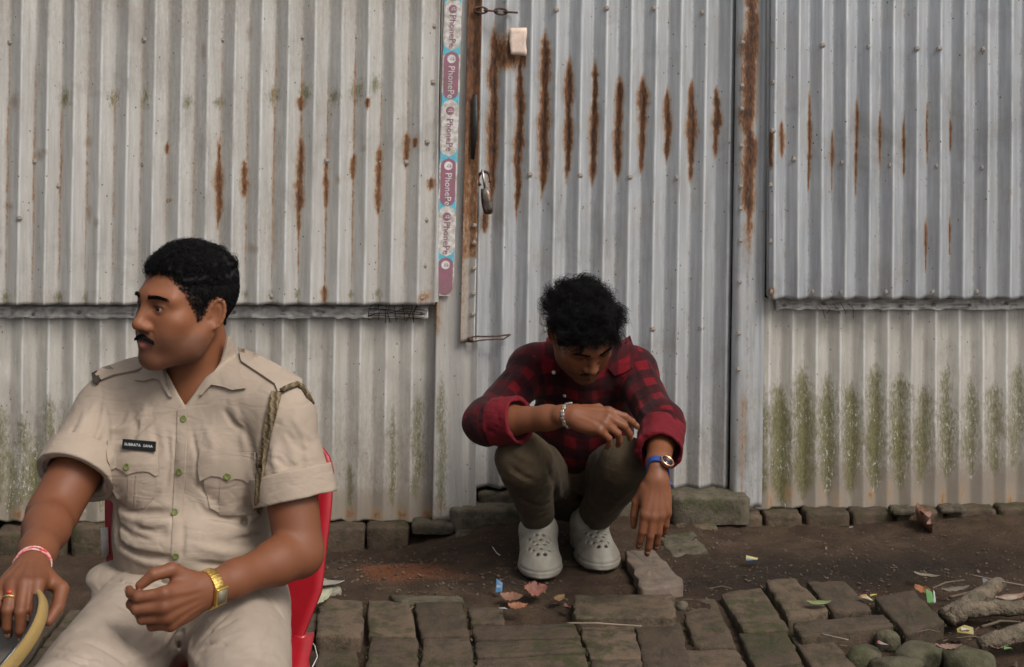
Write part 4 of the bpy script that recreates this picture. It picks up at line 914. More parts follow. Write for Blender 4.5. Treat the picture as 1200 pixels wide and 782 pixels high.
# crumbs of brick and stone on the earth: too many to count
V = []; Q = []
def crumbs(n, x0, x1, y0, y1, r0, r1):
    for _ in range(n):
        x, y = random.uniform(x0, x1), random.uniform(y0, y1); r = r0*(r1/r0)**(random.random()**2.5); z = gz(np.array([x]), np.array([y]))[0]+r*0.3; o = len(V)
        for dx, dy, dz in ((1,0,0),(0,1,0),(-1,0,0),(0,-1,0),(0,0,.8),(0,0,-.8)): V.append((x+dx*r*random.uniform(.6,1.2), y+dy*r*random.uniform(.6,1.2), z+dz*r*random.uniform(.6,1.1)))
        for f in ((0,1,4),(1,2,4),(2,3,4),(3,0,4),(1,0,5),(2,1,5),(3,2,5),(0,3,5)): Q.append(tuple(i+o for i in f))
crumbs(4200, -1.0, 2.2, 3.78, 4.42, .0012, .006); crumbs(350, -0.5, 0.1, 3.85, 4.2, .002, .009); crumbs(420, 0.9, 1.9, 3.45, 3.85, .002, .010); crumbs(500, 0.5, 1.4, 3.85, 4.1, .0015, .005)
m = NT('crumb_colour'); m.set(Base_Color=m.mix(m.step(m.noise(25, 2), 0.35, 0.65), (0.036,0.024,0.016), (0.095,0.060,0.040)), Roughness=0.9)
tag(link('gravel', mesh_np('gravel', V, tris=Q, smooth=False), m.m), 'brick crumbs and grit scattered over the earth', 'gravel', kind='stuff')

# moss in the brick joints and bits of dead leaf between the roots: nobody could count them
MV = []; MT = []; rgm = random.Random(5)
def bit(x, y, z, L, w, lift):
    a = rgm.uniform(0, 6.28); o = len(MV); dx, dy = math.cos(a), math.sin(a)
    MV.extend([(x-dy*w, y+dx*w, z), (x+dy*w, y-dx*w, z), (x+dx*L+dy*w*.6, y+dy*L-dx*w*.6, z+lift), (x+dx*L-dy*w*.6, y+dy*L+dx*w*.6, z+lift*1.1)]); MT.append((o, o+1, o+2, o+3))
for ob in [o for o in ground.children if o.name.startswith('brick')]:
    vs = ob.data.vertices; n_ = 32
    if vs[0].co.y > 4.2: continue
    for i in range(n_, 2*n_):
        p = vs[i].co
        if smoothnoise(np.array([[p.x, p.y, 0.0]]), 5.0, 61)[0] > 0.05-0.25*(p.x > 0.7):
            for k in range(9): bit(p.x+rgm.uniform(-.007,.007), p.y+rgm.uniform(-.007,.007), p.z-rgm.uniform(.001,.010), rgm.uniform(.002,.005), rgm.uniform(.0005,.0012), rgm.uniform(.001,.006))
tag(link('moss', mesh_np('moss', MV, quads=MT), plain('moss_green', (0.045,0.052,0.014), (0.025,0.030,0.009), 0.95, 40)), 'green moss growing in the joints between bricks', 'moss', kind='stuff')
MV = []; MT = []
for k in range(420):
    x = rgm.uniform(0.95, 1.9) if k < 260 else rgm.uniform(-0.3, 1.6); y = rgm.uniform(3.46, 3.84) if k < 260 else rgm.uniform(3.45, 4.3); z = gz(np.array([x]), np.array([y]))[0]+(0.004 if y > 3.85 or x > 1.15 else 0.014)
    bit(x, y, z, rgm.uniform(.004,.016), rgm.uniform(.001,.004), rgm.uniform(.0,.005))
tag(link('leaf_litter', mesh_np('leaf_litter', MV, quads=MT), plain('litter_brown', (0.13,0.085,0.050), (0.06,0.040,0.025), 0.85, 15)), 'bits of dead leaf scattered over earth and bricks', 'leaf litter', kind='stuff')
# ------------------------------------------------------------------ people: shared pieces
def skin_mat(name, rough=0.54):
    m = NT(name); c = m.attr('col').outputs['Color']; n1 = m.noise(45, 4, 0.6); n2 = m.noise(900, 2, 0.6)
    m.set(Base_Color=m.mix(m.math('MULTIPLY', m.step(n1, 0.35, 0.7), 0.30), c, m.mix(0.5, c, (0.10,0.035,0.02)) ), Roughness=m.math('ADD', rough-0.06, m.math('MULTIPLY', n1, 0.14)))
    m.b.inputs['Subsurface Weight'].default_value = 0.12; m.b.inputs['Subsurface Radius'].default_value = (0.9, 0.35, 0.18); m.b.inputs['Subsurface Scale'].default_value = 0.006
    m.b.inputs['Specular IOR Level'].default_value = 0.32
    m.bump(m.math('ADD', n2, m.math('MULTIPLY', m.noise(260, 3), 1.0)), 0.18, 0.0012); return m.m
def cloth_mat(name, c1, c2, scale=9, weave=1400, rough=0.85, dirt=None):
    m = NT(name); n = m.noise(scale, 3, 0.6); c = m.mix(m.step(n, 0.3, 0.7), c1, c2)
    w = m.noise(weave, 2, 0.5); c = m.mix(m.math('MULTIPLY', w, 0.22), c, tuple(x*0.6 for x in c1))
    if dirt: c = m.mix(m.math('MULTIPLY', m.step(m.noise(7, 5, 0.7), 0.48, 0.72), 0.6), c, dirt)
    m.set(Base_Color=c, Roughness=rough); m.b.inputs['Sheen Weight'].default_value = 0.02; m.b.inputs['Specular IOR Level'].default_value = 0.25
    cr = m.math('ABSOLUTE', m.math('SUBTRACT', m.noise(11, 2, 0.5, dist=0.8), 0.5)); cr2 = m.math('ABSOLUTE', m.math('SUBTRACT', m.noise(1.0, 3, 0.5, m.coord((9, 9, 24)), 0.6), 0.5))
    b1 = m.bump(m.math('ADD', w, m.math('MULTIPLY', m.noise(60, 4, 0.6), 2.0)), 0.22, 0.0018)
    m.bump(m.math('ADD', m.step(cr, 0.0, 0.12), m.step(cr2, 0.0, 0.10)), 0.20, 0.0030, b1); return m.m
M_HAIR = NT('black_hair'); M_HAIR.set(Base_Color=(0.0045,0.004,0.004,1), Roughness=0.72); M_HAIR.b.inputs['Specular IOR Level'].default_value = 0.18; M_HAIR = M_HAIR.m
M_EYEW = plain('eye_white', (0.27,0.24,0.22), (0.22,0.17,0.15), 0.25, 60); M_IRIS = plain('dark_iris', (0.018,0.009,0.006), None, 0.12)
M_NAIL = plain('finger_nail', (0.42,0.24,0.18), None, 0.35)

def head(S, R, t, s=1.0, jaw=1.0, lid=1.0):
    S.frame(R*s, t)                                            # scaled frame: local metres of an average head
    q = s
    S.ell((0,.014,.032), np.array((.0755,.097,.084))*q, .0, R=np.eye(3)/s)
    S.ell((0,-.034,-.022), np.array((.0605,.059,.081))*q, .03, R=np.eye(3)/s)
    for e in (-1, 1):
        S.cap((e*.054,.012,-.046), (e*.046*jaw,-.012,-.076), .019*q, .0175*q, .04)
        S.cap((e*.046*jaw,-.012,-.076), (e*.015,-.064,-.102), .0165*q, .0145*q, .04)
        S.ell((e*.044,-.052,-.026), np.array((.024,.024,.020))*q, .02, R=np.eye(3)/s)
        S.cap((e*.012,-.083,.019), (e*.048,-.066,.016), .0115*q, .010*q, .018)
        S.ell((e*.038,-.058,-.055), np.array((.017,.020,.022))*q, .022, R=np.eye(3)/s)
    S.ell((0,-.067,-.066), np.array((.033,.024,.028))*q, .018, R=np.eye(3)/s)
    S.ell((0,-.073,-.103), np.array((.019,.015,.014))*q, .016, R=np.eye(3)/s)
    for e in (-1, 1):
        S.ell((e*.031,-.097,-.001), np.array((.0165,.0165,.0105))*q, .013, 's', R=np.eye(3)/s)
    S.cap((0,-.084,.010), (0,-.104,-.030), .0085*q, .0105*q, .012)
    S.ell((0,-.105,-.036), np.array((.0125,.012,.0105))*q, .008, R=np.eye(3)/s)
    for e in (-1, 1):
        S.ell((e*.0135,-.094,-.040), np.array((.0088,.0105,.0085))*q, .007, R=np.eye(3)/s)
        S.ell((e*.0068,-.1005,-.0478), np.array((.0040,.0058,.0034))*q, .003, 's', R=np.eye(3)/s)
    # eyelids round the eyeballs
    for e in (-1, 1):
        S.ell((e*.031,-.0735,-.001), np.array((.0150,.0142,.0138))*q, .007, R=np.eye(3)/s)
        S.ell((e*.0315,-.0885,-.0012-.004*(1-lid)), np.array((.0142,.0105,.0048*lid))*q, .0012, 's', R=np.eye(3)/s)
        S.cap((e*.0185,-.083,.0045), (e*.044,-.0785,.0035), .0026*q, .0024*q, .004)
    # lips
    for e in (-1, 1):
        S.cap((0,-.0925,-.0635), (e*.023,-.081,-.0685), .0062*q, .0032*q, .006)
        S.cap((0,-.0905,-.0750), (e*.019,-.0815,-.0715), .0075*q, .0036*q, .006)
        S.cap((0,-.0995,-.0690), (e*.026,-.0860,-.0698), .0013*q, .0010*q, .003, 's')
        S.cap((0,-.0965,-.052), (0,-.0975,-.060), .0022*q, .0026*q, .004, 's')
    # ears
    for e in (-1, 1):
        a = math.radians(-34)*e; Re = np.array(((math.cos(a),-math.sin(a),0),(math.sin(a),math.cos(a),0),(0,0,1)))
        b = math.radians(-12); Rb = np.array(((1,0,0),(0,math.cos(b),-math.sin(b)),(0,math.sin(b),math.cos(b))))
        Rr = Re@Rb
        S.ell((e*.0765,.018,-.010), np.array((.0055,.0175,.031))*q, .006, R=Rr/s)
        c = np.array((e*.0800,.018,-.010))
        pts = [c + Rr@np.array((e*.0005, -.0150*math.cos(th)*0.98, .0285*math.sin(th))) for th in np.linspace(-0.55*math.pi, 1.05*math.pi, 12)][::-1]
        pts = [c + Rr@np.array((e*.001, .0150*math.cos(th), .0285*math.sin(th))) for th in np.linspace(-0.40*math.pi, 0.98*math.pi, 12)]
        for i in range(11): S.cap(pts[i], pts[i+1], .0034*q, .0034*q, .003)
        S.ell(c+Rr@np.array((e*.004,-.002,-.003)), np.array((.006,.0085,.0150))*q, .005, 's', R=Rr/s)
        S.ell(c+Rr@np.array((-e*.001,-.0135,-.006)), np.array((.0045,.0042,.0065))*q, .004, R=Rr/s)
        S.ell(c+Rr@np.array((0,-.006,-.0275)), np.array((.0045,.0085,.0095))*q, .005, R=Rr/s)
    for e in (-1, 1): S.fold([S.w(p) for p in ((e*.0195,-.0905,-.043),(e*.027,-.084,-.056),(e*.030,-.079,-.070))], -.0014*q, .0040*q); S.fold([S.w(p) for p in ((e*.018,-.083,-.013),(e*.030,-.080,-.0165),(e*.042,-.073,-.014))], -.0010*q, .0034*q)
    S.frame()
def eyes(R, t, s, parent, look=(0,-1,0)):
    for e in (-1, 1):
        c = t + R@np.array((e*.031,-.0735,-.001))*s; d = unit(R@np.asarray(look, float))
        b = MB(); b.lathe(c, d, [(0.0128*s*math.sin(a)+1e-5, -0.0128*s*math.cos(a)) for a in np.linspace(0, math.pi, 14)], 20); eb = b.build('eye', M_EYEW, parent)
        b = MB(); b.lathe(c, d, [(0.0068*s, 0.0109*s), (0.0066*s, 0.0116*s), (0.0046*s, 0.0126*s), (0.0015*s, 0.0132*s)], 16); b.build('iris', M_IRIS, eb)
def strands(name, roots, dirs, lens, curl, mat, parent, r=0.0006, segs=5, seed=1, grav=(0,0,0), curl_n=1.0):
    """hairs: each a thin three-sided tapering tube that waves or curls"""
    rg = np.random.RandomState(seed); n = len(roots); roots = np.asarray(roots); dirs = np.asarray(dirs, float)
    dirs = dirs/np.linalg.norm(dirs, axis=1, keepdims=True); lens = np.asarray(lens)[:,None]
    u = np.cross(dirs, rg.normal(size=(n,3))); u /= np.linalg.norm(u, axis=1, keepdims=True); w = np.cross(dirs, u)
    ph = rg.uniform(0, 6.28, (n,1)); cn = curl_n*rg.uniform(0.7, 1.4, (n,1)); P_ = []
    for i in range(segs+1):
        t = i/segs; a = ph+cn*t*6.28
        P_.append(roots + dirs*lens*t*(1-0.25*curl*t) + (u*(np.cos(a)-np.cos(ph))+w*(np.sin(a)-np.sin(ph)))*lens*0.16*curl + np.asarray(grav)*lens*t*t)
    V = []; 
    for i in range(segs+1):
        rr = r*(1-0.75*i/segs)
        for k in range(3): V.append(P_[i] + rr*(u*math.cos(2.094*k)+w*math.sin(2.094*k)))
    V = np.stack(V, 1).reshape(-1, 3); m_ = 3*(segs+1); base = (np.arange(n)*m_)[:,None]; Q = []
    for i in range(segs):
        for k in range(3): Q.append(base + np.array([[i*3+k, i*3+(k+1)%3, (i+1)*3+(k+1)%3, (i+1)*3+k]]))
    return link(name, mesh_np(name, V, np.concatenate(Q)), mat, parent)
def scalp(S, R, t, s, n, test, seed=1, off=0.0):
    """random points on the skull where test(local) holds, with outward normals (local frame of the head)"""
    rg = np.random.RandomState(seed); out = []; nrm = []; got = 0
    while got < n:
        d = rg.normal(size=(4000,3)); d /= np.linalg.norm(d, axis=1, keepdims=True)
        L = np.array((0,.010,.020)) + d*np.array((.085,.105,.095)); 
        for _ in range(6):
            Q = t + (L@R.T)*s; dd = S.ev(Q)/s; L = L - d*dd[:,None]*0.8
        ok = test(L) & (np.abs(S.ev(t+(L@R.T)*s)) < 0.004); out.append(L[ok]); nrm.append(d[ok]); got += ok.sum()
    return np.concatenate(out)[:n], np.concatenate(nrm)[:n]
def lin(c): return np.array([((x/255)/12.92 if x/255 <= 0.04045 else ((x/255+0.055)/1.055)**2.4) for x in c])
def skin_color(R, t, s, base, lip, shadow, stub=0.35, beard=True):
    """colour of the skin itself: lips, shaved beard, eyelids, scalp under short hair"""
    base, lip, shadow = map(np.asarray, (base, lip, shadow))
    def fn(V):
        L = ((V-t)@R)/s; C = np.tile(base, (len(V),1)); x, y, z = L[:,0], L[:,1], L[:,2]
        near = (np.linalg.norm(L, axis=1) < 0.16)
        def mixin(c, w): 
            nonlocal C
            w = np.clip(w, 0, 1)[:,None]; C = C*(1-w)+c*w
        bd = np.clip((-0.040-z)/0.02, 0, 1)*np.clip((0.03-y)/0.03, 0, 1)*near*np.clip((z+0.135)/0.03, 0, 1)
        mixin(shadow, bd*stub)
        lp = np.exp(-((z+0.0690)/0.0085)**2)*np.exp(-(x/0.021)**4)*(y < -0.074)*near; mixin(lip, lp*0.85)
        ed = np.exp(-((np.abs(x)-0.031)/0.019)**2-((z-0.001)/0.011)**2)*(y < -0.06)*near; mixin(base*0.55, ed*0.6); ln_ = np.exp(-((np.abs(x)-0.0315)/0.0135)**4)*np.exp(-((z-0.0042+22*(np.abs(x)-0.031)**2)/0.0017)**2)*(y < -0.07)*near; mixin(base*0.10, ln_*0.9)
        return C, L
    return fn

def locks(name, roots, nrm, n, per, L0, L1, R, t, s, mat, parent, spread=0.006, curl=1.2, r=0.0007, segs=8, seed=1, bias=(0,0,0), jit=0.5, curl_n=0.8):
    """tufts: groups of hairs that leave the head together and bend the same way"""
    rg = np.random.RandomState(seed); k = rg.choice(len(roots), n, replace=True); O = []; D = []; Ls = []
    for i in k:
        d = unit(nrm[i] + rg.normal(size=3)*jit + np.asarray(bias)); L_ = rg.uniform(L0, L1); q = roots[i]+rg.normal(size=(per,3))*spread
        O.append(q - nrm[i]*0.004); D.append(d+rg.normal(size=(per,3))*0.16); Ls.append(L_*rg.uniform(0.8, 1.1, per))
    O = np.concatenate(O); D = np.concatenate(D); Ls = np.concatenate(Ls); D /= np.linalg.norm(D, axis=1, keepdims=True)
    # one bend direction for each tuft
    B = np.repeat(rg.normal(size=(n,3)), per, axis=0); B -= D*(B*D).sum(1, keepdims=True); B /= np.linalg.norm(B, axis=1, keepdims=True); Cc = np.cross(D, B)
    P_ = []
    for i in range(segs+1):
        u = i/segs; a = u*6.28*curl_n; P_.append(O + D*(Ls*u*(1-0.3*u))[:,None] + (B*(1-math.cos(a))+Cc*math.sin(a)*0.6)*(Ls*0.22*curl)[:,None])
    V = []
    for i in range(segs+1):
        rr = r*(1-0.8*i/segs)/s
        for j in range(3): V.append(P_[i]+rr*(B*math.cos(2.094*j)+Cc*math.sin(2.094*j)))
    V = np.stack(V, 1).reshape(-1, 3); m_ = 3*(segs+1); base = (np.arange(len(O))*m_)[:,None]; Q = []
    for i in range(segs):
        for j in range(3): Q.append(base+np.array([[i*3+j, i*3+(j+1)%3, (i+1)*3+(j+1)%3, (i+1)*3+j]]))
    return link(name, mesh_np(name, t+(V@R.T)*s, np.concatenate(Q)), mat, parent)

def knuckle_tone(V, C, hands, k=0.72):
    """skin is darker over the finger joints"""
    for h in hands:
        z = h['A'][:,2]
        for js in h['joints']:
            for jn, r in ((js[0], .010), (js[1], .0075), (js[2], .006)):
                w = np.exp(-(((V-(jn+z*.008))**2).sum(1))/r**2)[:,None]*0.75; C = C*(1-w)+C*k*w
    return C
# ------------------------------------------------------------------ the seated person in khaki uniform
cop = empty('person', P(225, 800, 2.85)*np.array((1,1,0))+np.array((0,0,-.2)), 'seated person in khaki uniform shirt and trousers, head turned to the left', 'person')
th = math.radians(43); cR = Rfrom((-math.sin(th), -math.cos(th), 0.09)); cT = P(217, 357, 2.88); cS = 0.955
neckb = P(240, 462, 2.94)
shR, shL = P(128, 482, 2.96), P(329, 487, 2.84)
elR, wrR = P(61, 603, 2.80), P(37, 664, 2.57)
elL, wrL = P(351, 648, 2.76), P(241, 692, 2.575)
Sb = SDF(); head(Sb, cR, cT, cS, 1.0, 0.78)
nk = cT + cR@np.array((0,.034,-.050))
Sb.cap(nk, neckb, .050, .060, .014); Sb.cap(neckb, neckb+np.array((0,.03,-.10)), .058, .07, .03)
for a, b in ((neckb, shR), (neckb, shL)): Sb.cap(a, b, .055, .05, .04)
V0 = P(217, 470, 2.86); Sb.ell(P(225,510,2.97), (.10,.07,.12), .03)
# arms
Sb.cap(shR, elR, .055, .047, .02); fa = wrR-elR
Sb.chain([elR, elR+fa*.28, elR+fa*.72, wrR], [.039, .040, .030, .0250], .02)
Sb.cap(shL, elL, .055, .043, .02); fb = wrL-elL
Sb.chain([elL, elL+fb*.25, elL+fb*.70, wrL], [.038, .038, .029, .0245], .02)
# right hand over the rim of the cap: fingers point down and towards the camera
xR = unit(P(24, 686, 2.485)-wrR)
hR = hand(Sb, wrR, xR, (0.05,-0.55,0.9), +1, [(0.75,0.45,0.25),(0.75,0.75,0.5),(0.75,0.85,0.5),(0.75,0.9,0.5)], [(.55,.80,-.40),(.80,-.05,-.60),(.75,-.40,-.55)], spread=(.06,.02,-.04,-.10), size=1.0)
# left hand: loosely curled, thumb side up
xL = unit(P(190, 716, 2.505)-wrL)
hL = hand(Sb, wrL, xL, (-0.25,-0.86,-0.06), -1, [(0.75,0.95,0.35),(0.85,1.05,0.5),(0.92,1.1,0.5),(0.98,1.1,0.5)], [(.72,.66,-.18),(.97,.05,-.22),(.72,-.50,-.48)], spread=(.02,.01,-.02,-.05), size=0.98)
def cop_hairline(L):                         # negative inside the haired part of the scalp
    x, y, z = L[:,0], L[:,1], L[:,2]
    ys = np.interp(z, [-.03,-.01,.018,.05,.066,.079,.1], [-.020,-.025,-.044,-.060,-.064,-.10,-.2])
    zl = np.interp(y, [-.04,-.018,-.006,.004,.028,.034,.095], [-.026,-.026,-.018,.014,.016,-.026,-.045])
    return -np.minimum(y-ys, z-zl)
cfn = skin_color(cR, cT, cS, (0.205,0.076,0.034), (0.27,0.090,0.074), (0.060,0.028,0.018), 0.62)
def cop_skin(V):
    C, L = cfn(V); x, y, z = L[:,0], L[:,1], L[:,2]; near = np.linalg.norm(L, axis=1) < 0.17
    n = smoothnoise(L, 220.0, 3)*0.004                # close-cropped hair at the temples, over the ears and at the nape
    w = np.clip((-cop_hairline(L)+n+0.002)/0.018, 0, 1)*near*(np.abs(x) < 0.0785)*0.95; w = w[:,None]; C = C*(1-w)+np.array((0.010,0.008,0.007))*w
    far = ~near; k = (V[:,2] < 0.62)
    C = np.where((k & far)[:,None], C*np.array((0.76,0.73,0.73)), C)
    return knuckle_tone(V, C, (hR, hL))
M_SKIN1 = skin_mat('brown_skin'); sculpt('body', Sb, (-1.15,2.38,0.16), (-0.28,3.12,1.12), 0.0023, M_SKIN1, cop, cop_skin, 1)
eyes(cR, cT, cS, cop, (-0.10,-1,-0.04))
for nm, q in (('R', hR), ('L', hL)):
    for (c, d, n_) in q['nails'][:4]:
        b = MB(); b.box(c, (0.0052, 0.0042, 0.0011), np.stack([d, np.cross(n_, d), n_], 1)); b.build('finger_nail', M_NAIL, cop, bevel=0.001)

# hair, brows, moustache
def cop_hair_test(L): return cop_hairline(L) < -0.002
rt, nr = scalp(Sb, cR, cT, cS, 15000, cop_hair_test, 5)
x, y, z = rt.T
top = np.clip((z-0.045)/0.03, 0, 1); L_ = 0.0065+0.019*top*np.clip((0.06-y)/0.10+0.35, 0.35, 1)
d = nr*(0.35+0.3*top)[:,None] + np.stack([x*0, 0.1*(1-top), -0.5*(1-top)], 1) + np.stack([x*0, -0.55*top, 0.55*top], 1) + np.random.normal(size=(len(rt),3))*0.45
strands('hair', cT+(rt@cR.T)*cS, d@cR.T, L_, 1.9, M_HAIR, cop, 0.0007, 7, 2, curl_n=1.5)
Sh = SDF(); Sh.frame(cR, cT); Sh.ell(np.array((0,.0155,.034))*cS, np.array((.0772,.0975,.0862))*cS, 0); rgn = np.random.RandomState(4)
sel = rgn.choice(len(rt), 900, replace=False)
for i in sel:
    if top[i] > 0.25: Sh.ell(rt[i]*cS+nr[i]*rgn.uniform(.002,.008)*(0.4+0.6*top[i]), np.full(3, rgn.uniform(.0035,.0065)), .003)
Sh.frame(); Sh.clip(lambda Q: cop_hairline(((Q-cT)@cR)/cS)+0.004, .006)
sculpt('hair_mass', Sh, cT+np.array((-.13,-.13,-.03)), cT+np.array((.14,.14,.16)), 0.0024, M_HAIR, cop, None, 0)
tp_ = rt[:,2] > 0.070; locks('hair_tufts', rt[tp_], nr[tp_], 420, 14, .014, .026, cR, cT, cS, M_HAIR, cop, .0035, 1.7, .0006, 7, 41, (0,-.25,.35), .55, 1.0)
rg = np.random.RandomState(8)
def brow(e, n=420):
    u = rg.beta(1.3, 1.7, n); L = np.stack([e*(0.013+0.038*u), -.0925+0.024*u**1.6, 0.0165+0.0050*np.sin(u*2.4)-0.004*u+rg.uniform(-1,1,n)*0.0036*(1-0.5*u)], 1)
    for _ in range(4): L[:,1] += Sb.ev(cT+L@cR.T)*0.8
    strands('eyebrow', cT+L@cR.T, (np.stack([e*(0.5+u), -0.25+0*u, 0.5-0.7*u], 1))@cR.T, np.full(n, 0.0080), 0.6, M_HAIR, cop, 0.00038, 3, 6)
brow(1); brow(-1)
n = 700; u = rg.uniform(-1, 1, n); L = np.stack([u*0.0275, -.102+0.016*np.abs(u)**1.5, -0.0542-0.0085*np.abs(u)**1.4+rg.uniform(-1,1,n)*0.0042*(1-0.45*np.abs(u))], 1)
for _ in range(5): L[:,1] += Sb.ev(cT+L@cR.T)*0.8
strands('moustache', cT+L@cR.T, (np.stack([u*1.1, -0.55+0*u, -0.75+0*u], 1))@cR.T, np.full(n, 0.0072), 0.5, M_HAIR, cop, 0.00040, 3, 7)

# khaki shirt
def crisp(*rows): return [(p, a*1.45, max(w*0.80, .0042)) for p, a, w in rows]
KH1, KH2 = (0.335,0.268,0.210), (0.300,0.238,0.184)
M_KHAKI = cloth_mat('khaki_cloth', KH1, KH2)
Ss = SDF(); torso_c = P(222, 548, 2.92)
lean = Rfrom((-0.24,-0.97,0.0))
Ss.ell(P(224,535,2.93), (.168,.108,.155), 0, R=lean); Ss.ell(P(226,628,2.885), (.150,.135,.115), .07, R=lean); Ss.ell(P(228,672,2.90), (.150,.128,.07), .05, R=lean)
Ss.cap(P(165,468,2.965), P(300,468,2.90), .072, .072, .05)
nb2 = P(238,448,2.955); Ss.cap(nb2, shR, .060, .058, .05); Ss.cap(nb2, shL, .060, .060, .05)
Ss.ell(P(175,545,2.87), (.075,.055,.07), .05); Ss.ell(P(265,545,2.84), (.075,.055,.07), .05)
def sleeve(sh, el, frac, r0, r1, wn):
    A = SDF(); e = sh+(el-sh)*frac; ax = unit(el-sh)
    A.cap(sh, sh+(el-sh)*(frac+0.15), r0, r1, 0); 
    for p, q, a_, w_ in wn: A.fold([p, q], a_, w_)
    A.plane(e, ax, .002)
    A.cap(sh+(el-sh)*(frac-.12), sh+(el-sh)*1.2, r1-.016, r1-.010, .002, 's'); return A
cuR, cuL = shR+(elR-shR)*0.70, shL+(elL-shL)*0.62
slR = sleeve(shR, P(64,606,2.78), 0.62, .064, .073, []); slL = sleeve(shL, P(357,650,2.78), 0.585, .061, .074, [])
Ss.sub(slR, .028); Ss.sub(slL, .028)
# open neck
Ss.cap(nk-unit(neckb-nk)*.05, neckb+np.array((0,.0,.0)), .062, .064, .008, 's')
Ss.cut_px([(190,424),(266,405),(217,477)], 2.93, .004)
Ss.plane(P(228,668,2.9), (0.0,0.10,-1.0), .006)
# creases, read from the photograph
Ss.folds_px(crisp(([(128,585),(160,603),(205,602)],-.010,.010),([(240,604),(285,612),(322,606)],-.010,.010),([(135,596),(170,613),(205,612)],.006,.011),([(240,612),(290,622),(325,612)],.006,.011),
        ([(125,540),(133,590),(138,640)],-.006,.012),([(313,490),(306,540),(305,595)],-.012,.010),([(128,505),(150,500),(176,478)],.004,.008),([(130,520),(155,512),(185,485)],-.004,.008),
        ([(150,470),(160,500),(150,530)],-.003,.010),([(280,490),(292,520),(300,560)],-.004,.012),([(270,470),(284,500),(290,540)],.003,.010),([(135,630),(165,650),(205,656)],-.007,.009),([(140,645),(170,660),(200,664)],.004,.007),
        ([(225,660),(270,664),(315,655)],-.005,.009),([(208,500),(205,560),(203,640)],-.0025,.006),([(222,560),(250,585),(262,600)],-.003,.008),([(190,575),(170,592),(150,597)],-.003,.007),([(215,610),(214,640),(212,655)],-.003,.006),
        ([(240,500),(250,520),(248,545)],.0025,.010),([(180,500),(186,525),(182,548)],-.0025,.010),([(150,610),(180,625),(200,628)],-.003,.010),([(240,632),(280,640),(310,632)],-.003,.012),
        ([(112,470),(90,510),(75,540)],.003,.010),([(105,505),(95,530),(88,550)],-.004,.009),([(125,500),(118,530),(112,552)],-.005,.009),([(128,530),(122,548),(118,562)],.003,.006),
        ([(345,475),(358,520),(366,555)],.003,.010),([(325,500),(335,535),(342,562)],-.003,.011),([(318,520),(322,545),(330,566)],.003,.008),([(352,500),(352,530),(356,556)],-.002,.009),
        ([(100,478),(96,505),(84,528)],.004,.007),([(118,470),(112,500),(104,528)],-.004,.006),([(88,500),(78,520),(68,536)],-.003,.006),([(122,512),(110,525),(96,532)],-.004,.005),
        ([(132,560),(140,578),(150,590)],-.004,.006),([(300,575),(290,592),(275,606)],-.005,.006),([(318,585),(306,600),(285,616)],.005,.007),([(322,612),(300,628),(270,634)],-.004,.007),([(137,612),(155,628),(180,634)],-.004,.006),([(140,632),(160,642),(190,645)],.004,.006),
        ([(225,505),(232,540),(230,575)],-.0025,.006),([(196,505),(199,540),(194,575)],-.0022,.006),([(262,480),(272,495),(285,505)],-.003,.006),([(150,478),(142,495),(132,505)],-.003,.006),([(170,470),(168,490),(160,510)],.003,.007),
        ([(335,505),(345,520),(362,532)],-.003,.006),([(320,535),(334,545),(352,548)],-.003,.006),([(342,488),(352,505),(366,515)],.003,.007),([(228,640),(260,648),(300,646)],.004,.007),([(196,618),(180,622),(160,618)],-.003,.005),([(232,590),(240,600),(252,604)],-.004,.005),([(118,452),(126,490),(128,540)],-.0016,.0045),([(346,462),(324,500),(312,550)],-.0016,.0045)))
Ss.disp(lambda Q: 0.0022*smoothnoise(Q*np.array((1,1,0.7)), 16.0, 5)+0.0011*smoothnoise(Q, 42.0, 6))
shirt = sculpt('shirt', Ss, (-0.98,2.60,0.30), (-0.33,3.14,0.86), 0.0029, M_KHAKI, cop, None, 1)
shirt['label'] = 'khaki short sleeved uniform shirt'
# turned-up sleeve cuffs
def cuff(sh, el, f0, f1, ri, ro, name='sleeve_cuff', mat=None):
    A = SDF(); ax = unit(el-sh); A.cap(sh+(el-sh)*(f0-.3), sh+(el-sh)*(f1+.3), ro, ro+.003, 0); A.plane(sh+(el-sh)*f1, ax, .002); A.plane(sh+(el-sh)*f0, -ax, .002)
    A.cap(sh+(el-sh)*(f0-.4), sh+(el-sh)*(f1+.4), ri, ri+.004, .002, 's'); A.disp(lambda Q: 0.0018*smoothnoise(Q, 28.0, 9))
    c = sh+(el-sh)*(f0+f1)/2; return sculpt(name, A, c-.12, c+.12, 0.0029, mat or M_KHAKI, shirt, None, 1)
cuff(shR, P(64,606,2.78), 0.44, 0.645, .0625, .0750); cuff(shL, P(357,650,2.78), 0.40, 0.61, .0635, .0760)
# front placket, pockets, flaps, buttons, name plate, shoulder straps
M_SEAM = cloth_mat('khaki_seam', tuple(c*0.8 for c in KH1), tuple(c*0.75 for c in KH2))
Y0 = 2.2
drape('placket', [(209,480),(222,479),(219,520),(217,560),(214,600),(213,630),(212,660),(201,660),(202,630),(203,600),(205,560),(207,520)], Ss, M_KHAKI, shirt, .0005, .0026, 4, Y0)
drape('pocket', [(130,527),(186,528),(184,560),(180,585),(170,595),(155,597),(140,588),(131,570)], Ss, M_KHAKI, shirt, .0003, .0024, 5, Y0)
fl = drape('pocket_flap', [(126,517),(187,519),(186,556),(183,558),(176,553),(170,552),(160,553),(151,556),(144,551),(138,548),(127,553),(125,540)], Ss, M_KHAKI, shirt, .0026, .0030, 4, Y0)
drape('pocket', [(238,535),(301,536),(302,575),(300,602),(265,604),(246,595),(240,570)], Ss, M_KHAKI, shirt, .0003, .0024, 5, Y0)
